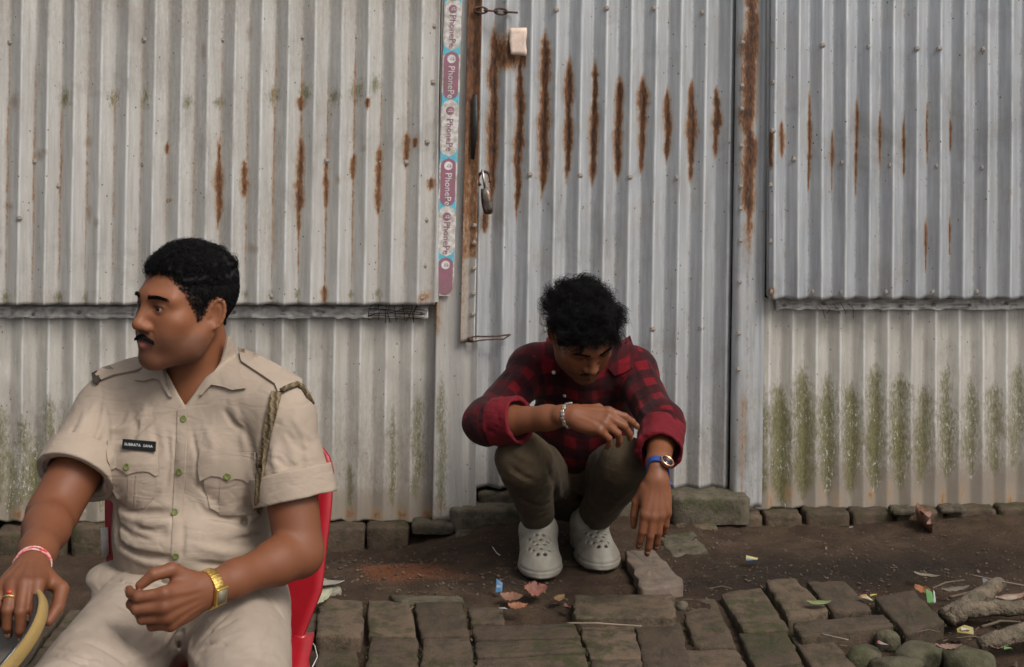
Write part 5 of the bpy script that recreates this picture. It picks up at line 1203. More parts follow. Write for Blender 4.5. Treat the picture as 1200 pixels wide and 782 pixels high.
drape('pocket_flap', [(236,529),(301,530),(302,563),(295,566),(284,561),(275,560),(267,564),(258,558),(248,557),(236,563),(234,548)], Ss, M_KHAKI, shirt, .0026, .0030, 4, Y0)
for q in ([(151,556),(157,556),(156,596),(151,596)], [(160,556),(162,556),(160,596),(158,596)]): drape('pocket_pleat', q, Ss, M_KHAKI, shirt, .0024, .0014, 4, Y0)
drape('pocket_pleat', [(258,563),(275,563),(274,602),(257,602)], Ss, M_KHAKI, shirt, .0024, .0014, 4, Y0)
M_BTN = plain('green_button', (0.16,0.18,0.055), (0.10,0.12,0.035), 0.35, 90)
for bx, by, r_ in ((216,491,.0066),(211.5,552.5,.0068),(206,601,.0068),(206.5,651,.0062),(150.5,547,.0066),(266.5,557.5,.0068)):
    h_ = Ss.hit([(bx, by)], Y0)[0]; n_ = Ss.grad(h_[None], 0.004)[0]; b = MB(); c = h_+n_*(.003 if 200 < bx < 220 else .0056)
    b.lathe(c, n_, [(r_,0),(r_,.0016),(r_*.86,.0024),(r_*.62,.0016),(r_*.2,.0016)], 16); b.build('button', M_BTN, shirt)
h_ = Ss.hit([(166, 521)], Y0)[0]; n_ = Ss.grad(h_[None], 0.01)[0]; n_ = unit(np.array((-.22,-.95,.12)))
xr = unit(np.array((.97,-.22,-.02))); xr = unit(xr-n_*(xr@n_)); zu = np.cross(xr, -n_)*-1; zu = np.cross(n_, xr)
Rn = np.stack([xr, n_, zu], 1); Rn[:,1] = np.cross(Rn[:,2], Rn[:,0])
b = MB(); pc = h_+n_*.0105; b.box(pc, (.0335, .0018, .0092), Rn); plate = b.build('name_plate', plain('black_plastic', (0.014,0.014,0.016), None, 0.3), shirt, smooth=False, bevel=0.0008); plate['label'] = 'black plastic name plate with white capitals'
def text_on(txt, c, xr, up, size, mat, parent, name='lettering'):
    cu = bpy.data.curves.new('lettering', 'FONT'); cu.body = txt; cu.size = size; cu.align_x = 'CENTER'; cu.align_y = 'CENTER'; cu.resolution_u = 2; cu.extrude = 0.0001; cu.space_character = 1.1; cu.offset = 0.0
    tmp = bpy.data.objects.new('tmp', cu); COL.objects.link(tmp); me = bpy.data.meshes.new_from_object(tmp.evaluated_get(bpy.context.evaluated_depsgraph_get())); bpy.data.objects.remove(tmp)
    n = np.cross(xr, up); me.transform(Matrix(((xr[0],up[0],n[0],c[0]),(xr[1],up[1],n[1],c[1]),(xr[2],up[2],n[2],c[2]),(0,0,0,1)))); me.materials.clear(); return link(name, me, mat, parent)
up_ = Rn[:,2] if Rn[2,2] > 0 else -Rn[:,2]
fn_ = np.cross(xr, up_); text_on('SUBRATA  SAHA', pc+fn_*.0023, xr, up_, .0072, plain('white_ink', (0.75,0.75,0.75), None, 0.5), plate)
# shoulder straps lie along the shoulders
drape('shoulder_strap', [(113,441),(120,434),(150,424),(176,418),(185,426),(160,436),(135,441),(120,447)], Ss, M_KHAKI, shirt, .002, .004, 5, Y0)
drape('shoulder_strap', [(278,410),(300,418),(330,434),(352,447),(352,453),(338,457),(326,461),(322,452),(300,437),(283,426)], Ss, M_KHAKI, shirt, .002, .004, 5, Y0)
M_DKB = plain('dark_brown_cloth', (0.055,0.038,0.026), None, 0.8)
drape('strap_badge', [(110,441),(116,438),(119,446),(115,452),(111,450)], Ss, M_DKB, shirt, .002, .006, 3, Y0)
# braided lanyard from the strap down past the pocket
m = NT('braided_cord'); wv = m.n('ShaderNodeTexWave'); wv.inputs['Scale'].default_value = 130; wv.inputs['Distortion'].default_value = 3; m.l(m.coord((0.2,0.2,1)), wv.inputs['Vector'])
m.set(Base_Color=m.mix(wv.outputs['Fac'], (0.075,0.052,0.024), (0.165,0.120,0.062)), Roughness=0.8); m.bump(wv.outputs['Fac'], 0.8, 0.004); M_BRAID = m.m
lan = drape('lanyard', [(319,461),(330,463),(324,488),(317,513),(312,545),(309,575),(306,600),(302,598),(304,570),(304,540),(308,510),(314,485)], Ss, M_BRAID, shirt, .002, .007, 4, Y0); lan['label'] = 'brown braided lanyard over the shoulder'
b = MB(); hp = Ss.hit([(330,461),(340,456),(349,453),(356,457),(361,466),(364,476)], Y0); b.tube([p_+np.array((0,-.004,.006)) for p_ in hp[:5]]+[hp[4]+np.array((.006,.012,-.014))], .0052, 8); b.build('lanyard_loop', M_BRAID, shirt)
# collar: a stand round the neck and two leaves folded over the shirt
nkax = unit(neckb-nk); Cn = SDF(); Cn.sub(Ss, 0); Cn.cap(nk+nkax*.012, neckb, .066, .070, .012)
A = SDF(); c0 = neckb-nkax*.034; A.cap(c0-nkax*.1, neckb+nkax*.1, .0705, .0735, 0); A.cap(c0-nkax*.2, neckb+nkax*.2, .0655, .0685, .002, 's')
A.plane(c0+np.array((0,.03,.012)), (0,-.60,.80), .003); A.plane(neckb+np.array((0,0,-.01)), (0,0,-1), .003); A.plane(P(235,420,2.885), (0.1,-1,0), .004)
sculpt('collar_stand', A, c0-.13, c0+.13, 0.003, M_KHAKI, shirt, None, 1)
drape('collar_leaf', [(264,393),(269,398),(276,420),(283,441),(289,457),(274,458),(262,454),(249,452),(243,458),(238,464),(236,462),(247,444),(257,424),(262,406)], Cn, M_KHAKI, shirt, .003, .0040, 4, Y0)
drape('collar_leaf', [(187,424),(192,430),(194,440),(196,452),(203,466),(200,466),(193,455),(189,447),(181,445),(170,448),(159,447),(165,438),(174,429),(180,425)], Cn, M_KHAKI, shirt, .003, .0040, 4, Y0)

# trousers
hipR, hipL = P(180, 712, 2.88), P(278, 712, 2.84); knR, knL = P(74, 838, 2.43), P(284, 846, 2.42)
anR, anL = knR*np.array((1,1,0))+np.array((-.03,.02,-.11)), knL*np.array((1,1,0))+np.array((.03,.03,-.11))
St = SDF(); St.ell((hipR+hipL)/2+np.array((0,.01,.01)), (.165,.135,.085), 0, R=lean); St.cap((hipR+hipL)/2+np.array((0,.02,.03)), P(228,668,2.905), .13, .128, .04)
St.cap(hipR, knR, .102, .086, .035); St.cap(hipL, knL, .098, .078, .035); St.ell(P(135,676,2.86), (.055,.06,.026), .03)
St.cap(knR, anR, .078, .062, .02); St.cap(knL, anL, .076, .062, .02)
St.plane(P(228,656,2.9), (0,0.12,1), .006)
St.folds_px(crisp(([(215,735),(208,752),(212,782)],-.006,.009),([(128,682),(165,690),(200,707)],-.006,.006),([(132,676),(175,682),(215,695)],.005,.007),([(135,690),(170,700),(205,722)],.004,.006),([(180,676),(205,690),(222,706)],-.005,.006),
        ([(225,745),(222,765),(235,782)],.005,.008),([(255,700),(235,720),(218,738)],-.006,.007),([(262,708),(245,725),(225,745)],.005,.007),([(275,712),(255,730),(235,752)],-.004,.006),([(60,760),(85,765),(110,778)],-.004,.006),([(75,768),(100,775),(125,782)],.004,.006),([(100,752),(130,765),(150,782)],-.004,.007),
        ([(230,760),(255,755),(280,762)],-.003,.007),([(240,772),(262,768),(290,772)],.003,.007),([(300,690),(320,705),(335,730)],-.004,.009),([(195,760),(165,770),(140,780)],.003,.006),([(150,668),(185,670),(215,674)],-.005,.006),([(155,676),(190,678),(220,684)],.003,.005),([(240,668),(290,674),(330,672)],-.004,.007),
        ([(120,700),(150,715),(185,740)],-.003,.008),([(100,715),(125,735),(150,762)],.003,.010),([(200,720),(185,740),(160,758)],-.004,.006),([(210,730),(196,752),(172,770)],.004,.006),([(228,735),(240,720),(262,706)],-.005,.005),([(232,752),(252,738),(280,726)],-.004,.005),([(236,766),(258,752),(290,742)],.003,.005),([(320,735),(310,755),(300,780)],-.003,.008),([(145,700),(172,706),(202,722)],-.005,.005),([(140,683),(168,686),(200,694)],-.004,.004),([(50,772),(80,774),(105,782)],-.004,.005)))
St.disp(lambda Q: 0.003*smoothnoise(Q, 13.0, 15)+0.0012*smoothnoise(Q, 45.0, 16))
trousers = sculpt('trousers', St, (-0.90,2.26,-0.13), (-0.30,3.10,0.48), 0.0042, cloth_mat('khaki_trouser_cloth', (0.315,0.255,0.203), (0.278,0.224,0.178)), cop, None, 1)
M_SHOE = plain('brown_leather', (0.07,0.035,0.02), None, 0.35)
for a in (anR, anL):
    A = SDF(); A.cap(a+np.array((0,.02,0.0)), a+np.array((0,.02,-.04)), .045, .04, 0); A.ell(a+np.array((0,-.085,-.055)), (.046,.13,.040), .03); A.plane((0,0,-.199), (0,0,-1), .002)
    sculpt('shoe', A, a-.26, a+.20, 0.006, M_SHOE, cop, None, 1)
# bracelet thread, ring, gold watch
M_GOLD = plain('gold', (0.75,0.52,0.16), (0.60,0.40,0.11), 0.28, 200, 0.95, 0.6, 600, 0.002); M_RED = plain('red_thread', (0.55,0.05,0.05), (0.60,0.42,0.40), 0.8, 90)
def ring_about(c, ax, r, wire, n=40, flat=1.0, sx=1.0, up=(0,0,1)):
    ax = unit(ax); u = unit(np.cross(ax, up)); w = np.cross(ax, u); b = MB()
    b.tube([c + r*(u*math.cos(a)*sx + w*math.sin(a)) for a in np.linspace(0, 2*math.pi, n, endpoint=False)], wire, 8, closed=True, flat=flat); return b
def thread_about(S_, c, ax, wire, n=40):
    ax = unit(ax); u = unit(np.cross(ax, (0,0,1))); w = np.cross(ax, u); b = MB(); pts = []
    for a in np.linspace(0, 2*math.pi, n, endpoint=False): o_ = u*math.cos(a)+w*math.sin(a); pts.append(c+o_*(wrap_radius(S_, c, o_)+wire*.8))
    b.tube(pts, wire, 8, closed=True); return b
for k in range(2):
    o = thread_about(Sb, wrR-fa*(.03+.03*k), fa+np.array((0,0,.02*k)), .0017).build('wrist_thread', M_RED, cop)
    o['label'] = 'red and white thread tied round the wrist'
j = hR['joints'][2]; o = ring_about(j[0]*.45+j[1]*.55, j[1]-j[0], .0107, .0018, 24).build('finger_ring', M_GOLD, cop); o['label'] = 'gold ring with a red stone'
b = MB(); c = j[0]*.45+j[1]*.55+unit(np.cross(np.cross(j[1]-j[0], hR['A'][:,2]), j[1]-j[0]))*-.0; b.lathe(c+hR['A'][:,2]*.0105, hR['A'][:,2], [(.005,-.001),(.005,.002),(.003,.0038)], 12); b.build('ring_stone', plain('red_stone', (0.45,0.05,0.03), None, 0.15), o)
wc = wrL-fb*.03; wax = unit(fb); wu = unit(np.cross(wax, (0,0,1))); ww = np.cross(wu, wax)
watch = None; nlk = 30
M_WDIAL = plain('watch_dial', (0.16,0.14,0.10), None, 0.2)
b = MB()
for i in range(nlk):                          # linked metal strap
    a = 2*math.pi*i/nlk; u = wu*math.cos(a)+ww*math.sin(a); rr = wrap_radius(Sb, wc, u)+.0022; t_ = -wu*math.sin(a)+ww*math.cos(a)
    b.box(wc+u*rr*np.array((1.0,1.0,1.0)), (.0095, .0031, .0016), np.stack([wax, t_, u], 1))
watch = b.build('wristwatch', M_GOLD, cop, bevel=0.0005); watch['label'] = 'gold wristwatch on a linked metal strap'; watch['kind'] = 'stuff'
dv = unit(np.array((0.30,-0.95,-0.15))); dv = unit(dv-wax*(dv@wax)); tv = np.cross(wax, dv)
rw = wrap_radius(Sb, wc, dv); b = MB(); b.box(wc+dv*(rw+.004), (.0125,.0155,.0042), np.stack([wax, tv, dv], 1)); b.build('watch_case', M_GOLD, watch, bevel=0.0012)
b = MB(); b.box(wc+dv*(rw+.0084), (.0092,.0122,.0006), np.stack([wax, tv, dv], 1)); b.build('watch_dial', M_WDIAL, watch)

# the cap under the right hand: wide tan rim, glossy black band inside
cap_c = P(-40, 764, 2.42); cN = unit(np.array((-0.46,-0.32,0.83))); cap = empty('uniform_cap', cap_c+np.array((0,0,-.12)), 'upturned tan cap with glossy black inner band under the seated hand', 'cap')
def lathe_el(name, prof, mat, sx, n=64):
    u = unit(np.cross(cN, (0,1,0.2))); w = np.cross(cN, u); V = []; Fc = []
    for r, h in prof:
        for k in range(n): a = 2*math.pi*k/n; V.append(cap_c + cN*h + r*(u*math.cos(a)*sx + w*math.sin(a)))
    m_ = len(prof)
    for i in range(m_):
        for k in range(n): Fc.append((i*n+k, i*n+(k+1) % n, ((i+1) % m_)*n+(k+1) % n, ((i+1) % m_)*n+k))
    b = MB(); b.add(V, Fc); return b.build(name, mat, cap)
lathe_el('rim', [(.1300,.004),(.1335,.0065),(.1375,.004),(.1385,-.004),(.1375,-.014),(.134,-.018),(.1315,-.014),(.1300,-.006)], cloth_mat('tan_felt', (0.27,0.180,0.062), (0.225,0.148,0.05)), 1.02)
lathe_el('inner_band', [(.1295,.004),(.1265,.0065),(.1200,.001),(.1130,-.014),(.1090,-.036),(.1105,-.040),(.1170,-.032),(.1270,-.012)], plain('black_leather', (0.012,0.012,0.014), (0.02,0.02,0.022), 0.22, 40, 0, 0.3, 60, 0.003), 1.02)
A = SDF(); A.ell(cap_c-cN*.040, (.100,.100,.030), 0, R=np.stack([unit(np.cross(cN,(0,1,.2))), np.cross(cN, unit(np.cross(cN,(0,1,.2)))), cN], 1)); A.plane(cap_c-cN*.038, cN, .003); A.ell(cap_c-cN*.030, (.096,.096,.030), .002, 's', R=np.stack([unit(np.cross(cN,(0,1,.2))), np.cross(cN, unit(np.cross(cN,(0,1,.2)))), cN], 1))
sculpt('crown', A, cap_c-.18, cap_c+.18, 0.0035, cloth_mat('cap_lining', (0.17,0.15,0.125), (0.13,0.115,0.10)), cap, None, 1)

# ---- red plastic chair
M_CHAIR = plain('red_plastic', (0.34,0.009,0.018), (0.28,0.008,0.014), 0.38, 12)
chair = empty('plastic_chair', P(245, 800, 2.92)*np.array((1,1,0))+np.array((0,0,-.2)), 'red moulded plastic chair under the person in uniform', 'chair')
cx = P(253, 600, 3.05)[0]; cyb = 3.06
def shell(name, fn, nu, nv, th_, mat):
    U = np.linspace(0, 1, nu); Vv = np.linspace(0, 1, nv); pts = np.array([[fn(u, v) for u in U] for v in Vv])
    idx = np.arange(nu*nv).reshape(nv, nu); me = mesh_np(name, pts.reshape(-1, 3), np.stack([idx[:-1,:-1], idx[:-1,1:], idx[1:,1:], idx[1:,:-1]], -1).reshape(-1, 4))
    o = link(name, me, mat, chair); m_ = o.modifiers.new('wall', 'SOLIDIFY'); m_.thickness = th_; m_.offset = 0; return o
def back(u, v):                               # v 0 bottom .. 1 top ; u across
    w = np.interp(v, [0,.25,.6,.8,.9,.96,1], [.168,.214,.229,.232,.218,.18,.12]); x = (u-0.5)*2
    zz = 0.19+0.445*v - 0.035*abs(x)**4*max(0, v-0.6)/0.4
    return (cx+x*w, cyb+0.10*v-0.05*(abs(x)**2.2), zz)
shell('seat', lambda u, v: (cx+(u-0.5)*(0.42-0.04*v)*1.05, cyb-0.02-0.44*(1-v)-0.0, 0.215-0.012*math.sin(math.pi*u)-0.03*(1-v)**4), 17, 17, .007, M_CHAIR)
for sx, sy in ((-1,0),(1,0),(-1,1),(1,1)):
    b = MB(); a = np.array((cx+sx*(.165 if sy else .19), cyb-0.03 if sy else cyb-0.42, 0.22)); e_ = a+np.array((sx*.035, .055 if sy else -.03, -.42))
    b.tube([a, a*.5+e_*.5, e_], [.024,.021,.017], 10, flat=0.6); b.build('leg', M_CHAIR, chair)
bk = shell('backrest', back, 25, 25, .007, M_CHAIR)
p_ = [np.array(back(0.0, v_)) for v_ in (0.40, 0.46, 0.52)]; b = MB(); b.tube([q+np.array((-.001,-.004,0)) for q in p_], .0075, 10); b.build('white_band', plain('white_plastic', (0.6,0.55,0.5), None, 0.5), bk)
# ------------------------------------------------------------------ the squatting person in a red checked shirt
sq = empty('person', G(668, 655), 'squatting person in red and black checked shirt, head bowed, before the door', 'person')
qR = Rfrom((0.27,-0.74,-0.61)); qT = P(683, 391, 3.90); qS = 0.93
roll = math.radians(-6); qR = qR @ np.array(((math.cos(roll),0,math.sin(roll)),(0,1,0),(-math.sin(roll),0,math.cos(roll))))
nb_ = P(688, 420, 4.08)
aR, bR, cR_ = P(624, 434, 4.10), P(569, 496, 3.88), P(672, 487, 3.73)       # right shoulder, elbow, wrist
aL, bL, cL_ = P(741, 437, 4.10), P(776, 497, 3.88), P(770, 562, 3.67)
hpR, hpL = P(648, 566, 4.33), P(700, 566, 4.33); kR, kL = P(613, 538, 3.87), P(733, 545, 3.90); nR, nL = P(632, 615, 4.14), P(694, 612, 4.17)
Q = SDF(); head(Q, qR, qT, qS, 0.92, 0.35)
qn = qT + qR@np.array((0,.036,-.045)); Q.cap(qn, nb_, .046, .055, .014); Q.cap(nb_, P(680,470,4.14), .055, .08, .03)
Q.cap(nb_, aR, .045, .04, .03); Q.cap(nb_, aL, .045, .04, .03)
for a, b, c in ((aR, bR, cR_), (aL, bL, cL_)):
    f_ = c-b; Q.cap(a, b, .042, .037, .02); Q.chain([b, b+f_*.28, b+f_*.72, c], [.035,.037,.028,.0235], .02)
qhR = hand(Q, cR_, P(738,496,3.685)-cR_, (0.05,-0.62,0.78), +1, [(0.35,0.45,0.25),(0.60,0.62,0.35),(0.75,0.75,0.4),(0.85,0.8,0.45)], [(.6,.7,-.45),(.7,.1,-.7),(.6,-.1,-.8)], spread=(.05,.02,-.02,-.05), size=.97)
qhL = hand(Q, cL_, P(766,640,3.625)-cL_, (0.10,-0.97,-0.12), -1, [(0.30,0.30,0.15),(0.22,0.28,0.15),(0.28,0.32,0.2),(0.38,0.4,0.25)], [(.80,.40,-.45),(.95,.05,-.3),(.95,-.05,-.3)], spread=(.03,.01,-.02,-.05), size=.97)
# lower legs and feet inside the shoes
for k_, n_, toe in ((kR, nR, (0.0,-1.0)), (kL, nL, (0.15,-0.99))):
    Q.cap(k_+(n_-k_)*.35, n_, .045, .034, .0); t3 = np.array((toe[0], toe[1], 0)); Q.cap(n_, n_+t3*.03+np.array((0,0,-.03)), .032, .028, .02); Q.cap(n_+t3*.02+np.array((0,0,-.04)), n_+t3*.12+np.array((0,0,-.052)), .024, .016, .015)
qfn = skin_color(qR, qT, qS, (0.165,0.060,0.027), (0.12,0.044,0.032), (0.05,0.024,0.015), 0.40)
def q_hairline(L):
    x, y, z = L[:,0], L[:,1], L[:,2]
    ys = np.interp(z, [-.03,-.01,.018,.050,.064,.077,.1], [-.016,-.020,-.036,-.056,-.066,-.10,-.2]); zl = np.interp(y, [-.04,-.018,-.006,.004,.028,.034,.095], [-.018,-.018,-.012,.014,.016,-.030,-.050])
    return -np.minimum(y-ys, z-zl)
def q_skin(V):
    C, L = qfn(V); near = np.linalg.norm(L, axis=1) < 0.17; w = (np.clip(-q_hairline(L)/0.008, 0, 1)*near*(np.abs(L[:,0]) < 0.0785)*0.95)[:,None]
    C = C*(1-w)+np.array((0.008,0.006,0.006))*w
    return knuckle_tone(V, C, (qhR, qhL))
sculpt('body', Q, (-0.20,3.42,0.0), (0.52,4.30,0.86), 0.0027, skin_mat('brown_skin_two', 0.5), sq, q_skin, 1)
eyes(qR, qT, qS, sq, (0,-0.85,-0.5))
for q_ in (qhR, qhL):
    for (c, d, n_) in q_['nails'][:4]: b = MB(); b.box(c, (0.005, 0.004, 0.001), np.stack([d, np.cross(n_, d), n_], 1)); b.build('finger_nail', plain('nail_two', (0.22,0.10,0.065), None, 0.4), sq)
rt, nr = scalp(Q, qR, qT, qS, 12000, lambda L: q_hairline(L) < -0.001, 15)
top = np.clip((rt[:,2]-0.02)/0.04, 0, 1); rg = np.random.RandomState(31)
frt = np.clip((-rt[:,1]-0.02)/0.05, 0, 1); d = nr*0.9 + np.stack([0.3*frt, -0.45*top-0.3*frt, 0.25*top+0.2*frt], 1) + rg.normal(size=(len(rt),3))*0.38
strands('hair', qT+(rt@qR.T)*qS, d@qR.T, (0.010+0.024*top*rg.uniform(0.6, 1.25, len(rt))), 1.5, M_HAIR, sq, 0.0009, 8, 12, grav=(0,0,-0.12), curl_n=1.2)
sel = rg.choice(len(rt), 700, replace=False); sel = sel[top[sel] > 0.4]   # loose locks that stand out from the outline
strands('loose_hair', qT+(rt[sel]@qR.T)*qS, (nr[sel]+rg.normal(size=(len(sel),3))*0.5)@qR.T, rg.uniform(.038,.064,len(sel)), 2.4, M_HAIR, sq, 0.0009, 10, 13, curl_n=1.2)
tp_ = top > 0.45; locks('hair_tufts', rt[tp_], nr[tp_], 230, 34, .032, .060, qR, qT, qS, M_HAIR, sq, .0042, 1.9, .0009, 9, 43, (.22,-.20,.28), .42, 0.70)
A = SDF(); A.frame(qR, qT); A.ell(np.array((0,.014,.036))*qS, np.array((.0785,.098,.088))*qS, 0)
for i in rg.choice(len(rt), 700, replace=False):
    if top[i] > 0.2: A.ell(rt[i]*qS+nr[i]*rg.uniform(.004,.016)*top[i], np.full(3, rg.uniform(.005,.009)), .004)
A.frame(); A.clip(lambda V: q_hairline(((V-qT)@qR)/qS)+0.006+0.006*smoothnoise(V, 70.0, 51), .006); sculpt('hair_mass', A, qT-.16, qT+.16, 0.003, M_HAIR, sq, None, 0)
for e in (-1, 1):
    n = 260; u = rg.uniform(0, 1, n); L = np.stack([e*(0.012+0.038*u), -.0925+0.024*u**1.6, 0.0185+0.005*np.sin(u*2.4)-0.004*u+rg.uniform(-1,1,n)*0.0032*(1-0.5*u)], 1)
    for _ in range(4): L[:,1] += Q.ev(qT+(L@qR.T)*qS)*0.8
    strands('eyebrow', qT+(L@qR.T)*qS, (np.stack([e*(0.5+u), -0.25+0*u, 0.5-0.7*u], 1))@qR.T, np.full(n, 0.0075), 0.5, M_HAIR, sq, 0.00036, 3, 6)
n = 260; u = rg.uniform(-1, 1, n); L = np.stack([u*0.026, -.102+0.016*np.abs(u)**1.5, -0.0550-0.0075*np.abs(u)**1.4+rg.uniform(-1,1,n)*0.0035], 1)
for _ in range(5): L[:,1] += Q.ev(qT+(L@qR.T)*qS)*0.8
strands('moustache', qT+(L@qR.T)*qS, (np.stack([u, -0.6+0*u, -0.7+0*u], 1))@qR.T, np.full(n, 0.005), 0.4, M_HAIR, sq, 0.00030, 3, 7)

# checked shirt
def plaid(name):
    m = NT(name); a = m.sep(m.attr('cloth').outputs['Color'])
    def band(v, period, lo, hi, soft=0.03):
        f = m.math('FRACT', m.math('DIVIDE', v, period)); up = m.step(f, lo-soft, lo+soft); dn = m.step(f, hi-soft, hi+soft); return m.math('SUBTRACT', up, dn)
    bu = band(a[0], 0.068, 0.20, 0.74); bv = band(a[1], 0.068, 0.20, 0.74); tu = band(a[0], 0.062, 0.92, 0.97, 0.012); tv = band(a[1], 0.062, 0.92, 0.97, 0.012)
    c = m.mix(m.math('MULTIPLY', bu, 0.80), (0.125,0.003,0.0075), (0.020,0.002,0.004)); c = m.mix(m.math('MULTIPLY', bv, 0.80), c, (0.006,0.002,0.003))
    c = m.mix(m.math('MULTIPLY', m.math('MAXIMUM', tu, tv), 0.45), c, (0.05,0.004,0.007))
    w = m.noise(1200, 2); c = m.mix(m.math('MULTIPLY', w, 0.25), c, (0.05,0.004,0.006)); m.set(Base_Color=c, Roughness=0.88); m.b.inputs['Specular IOR Level'].default_value = 0.15; m.b.inputs['Sheen Weight'].default_value = 0.05
    m.bump(m.math('ADD', w, m.math('MULTIPLY', m.noise(55, 4, 0.6), 2.5)), 0.35, 0.003); return m.m
M_PLAID = plaid('red_checks'); M_CUFF = cloth_mat('plain_red_cloth', (0.130,0.004,0.010), (0.10,0.003,0.008))
Sq = SDF(); spA, spB = P(678,560,4.33), P(686,430,4.10); spax = unit(spB-spA)
Sq.cap(spA, spA*.45+spB*.55, .125, .130, 0); Sq.cap(spA*.5+spB*.5, spB, .130, .085, .06)
Sq.cap(aR, aL, .064, .064, .05); Sq.cap(nb_, aR, .055, .055, .04); Sq.cap(nb_, aL, .055, .055, .04)
cuffR, cuffL = bR+(cR_-bR)*.36, bL+(cL_-bL)*.42
def arm_sleeve(a, b, c, frac, r0, r1, r2):
    A = SDF(); A.cap(a, b, r0, r1, 0); e = b+(c-b)*frac; A.cap(b, b+(c-b)*(frac+.2), r1, r2, .03); ax = unit(c-b)
    def cutp(V): return np.where(((V-b)@ax) > -.02, (V-e)@ax, -1e3)
    A.clip(cutp, .002); A.cap(b+(c-b)*(frac-.12), b+(c-b)*1.3, r2-.012, r2-.012, .002, 's'); return A
Sq.sub(arm_sleeve(aR, bR, cR_, .34, .057, .052, .050), .03); Sq.sub(arm_sleeve(aL, bL, cL_, .40, .057, .052, .050), .03)
Sq.cap(qn-unit(nb_-qn)*.06, nb_, .054, .058, .008, 's'); Sq.cut_px([(660,425),(712,420),(690,452)], 4.04, .004)
Sq.plane(spA+spax*-.02, -spax, .01)
Sq.folds_px((([(640,400),(632,430),(625,470)],-.006,.010),([(622,415),(612,440),(598,470)],.005,.010),([(600,430),(585,455),(570,480)],-.005,.009),([(585,440),(572,462),(556,490)],.004,.008),([(630,450),(622,480),(612,500)],-.008,.010),
    ([(740,420),(748,450),(755,480)],-.006,.010),([(755,415),(768,445),(778,475)],.005,.009),([(770,430),(782,460),(790,490)],-.004,.009),([(745,455),(752,480),(765,498)],.005,.009),([(660,450),(655,490),(650,525)],-.006,.012),([(700,460),(706,490),(715,520)],-.006,.012),([(680,470),(684,500),(690,525)],.005,.012),
    ([(560,480),(575,490),(590,484)],-.004,.007),([(785,485),(770,492),(757,496)],-.004,.007)), 3.2)
Sq.disp(lambda V: 0.0034*smoothnoise(V, 17.0, 25)+0.0014*smoothnoise(V, 50.0, 26))
lat = unit(aL-aR)
def q_cloth(V):
    segs = [(spA, spB, .125), (aR, bR, .058), (bR, cR_, .055), (aL, bL, .058), (bL, cL_, .055)]; best = np.full(len(V), 1e9); U = np.zeros((len(V), 3))
    for i, (a, b, r) in enumerate(segs):
        ba = b-a; L_ = np.linalg.norm(ba); ax = ba/L_; h = np.clip((V-a)@ax, 0, L_ if i != 0 else L_+.1); dd = np.linalg.norm(V-a-h[:,None]*ax, axis=1)-r
        e1 = unit(lat-ax*(lat@ax)) if i in (0,) else unit(np.cross(ax, (0.2,1,0.3))); e2 = np.cross(ax, e1); p = V-a
        if i == 0: uv = np.stack([p@lat+5+0.4*np.abs(p@e2)*0, p@ax+5.02, h*0], 1)
        else: uv = np.stack([np.arctan2(p@e2, p@e1)*r+5.03*i, (p@ax)+5.0+0.013*i, h*0], 1)
        m_ = dd < best; best = np.where(m_, dd, best); U = np.where(m_[:,None], uv, U)
    return U
qshirt = sculpt('shirt', Sq, (-0.20,3.64,0.05), (0.52,4.52,0.76), 0.0042, M_PLAID, sq, None, 1, q_cloth); qshirt['label'] = 'red and black checked shirt with rolled sleeves'
def roll_cuff(b, c, f0, f1, ri, ro):
    A = SDF(); ax = unit(c-b); A.cap(b+(c-b)*(f0-.5), b+(c-b)*(f1+.5), ro-.003, ro+.004, 0); A.plane(b+(c-b)*f1, ax, .004); A.plane(b+(c-b)*f0, -ax, .006)
    A.cap(b+(c-b)*(f0-.6), b+(c-b)*(f1+.6), ri, ri+.004, .002, 's'); A.disp(lambda V: 0.0034*smoothnoise(V, 26.0, 29)+0.002*smoothnoise(V, 70.0, 30)); m_ = b+(c-b)*(f0+f1)/2
    sculpt('rolled_cuff', A, m_-.11, m_+.11, 0.0032, M_CUFF, qshirt, None, 1)
roll_cuff(bR, cR_, .10, .40, .046, .0585); roll_cuff(bL, cL_, .12, .52, .046, .0590)
Cq = SDF(); Cq.sub(Sq, 0); Cq.cap(qn+unit(nb_-qn)*.01, nb_, .060, .064, .01)
drape('collar_leaf', [(641,398),(650,404),(655,420),(660,432),(655,437),(648,437),(640,436),(638,418)], Cq, M_PLAID, qshirt, .003, .004, 4, 3.4, uv=q_cloth)
drape('collar_leaf', [(738,396),(728,402),(720,418),(712,432),(720,440),(732,438),(742,432),(743,412)], Cq, M_PLAID, qshirt, .003, .004, 4, 3.4, uv=q_cloth)
for bx, by in ((649,436),(662,463),(668,494)):
    h_ = Sq.hit([(bx, by)], 3.3)[0]; n_ = Sq.grad(h_[None], .004)[0]; b = MB(); b.lathe(h_+n_*.002+np.array((0,-.004,0)), n_, [(.005,0),(.005,.0015),(.003,.002)], 12); b.build('button', M_TINK if 'M_TINK' in globals() else M_EYEW, qshirt)

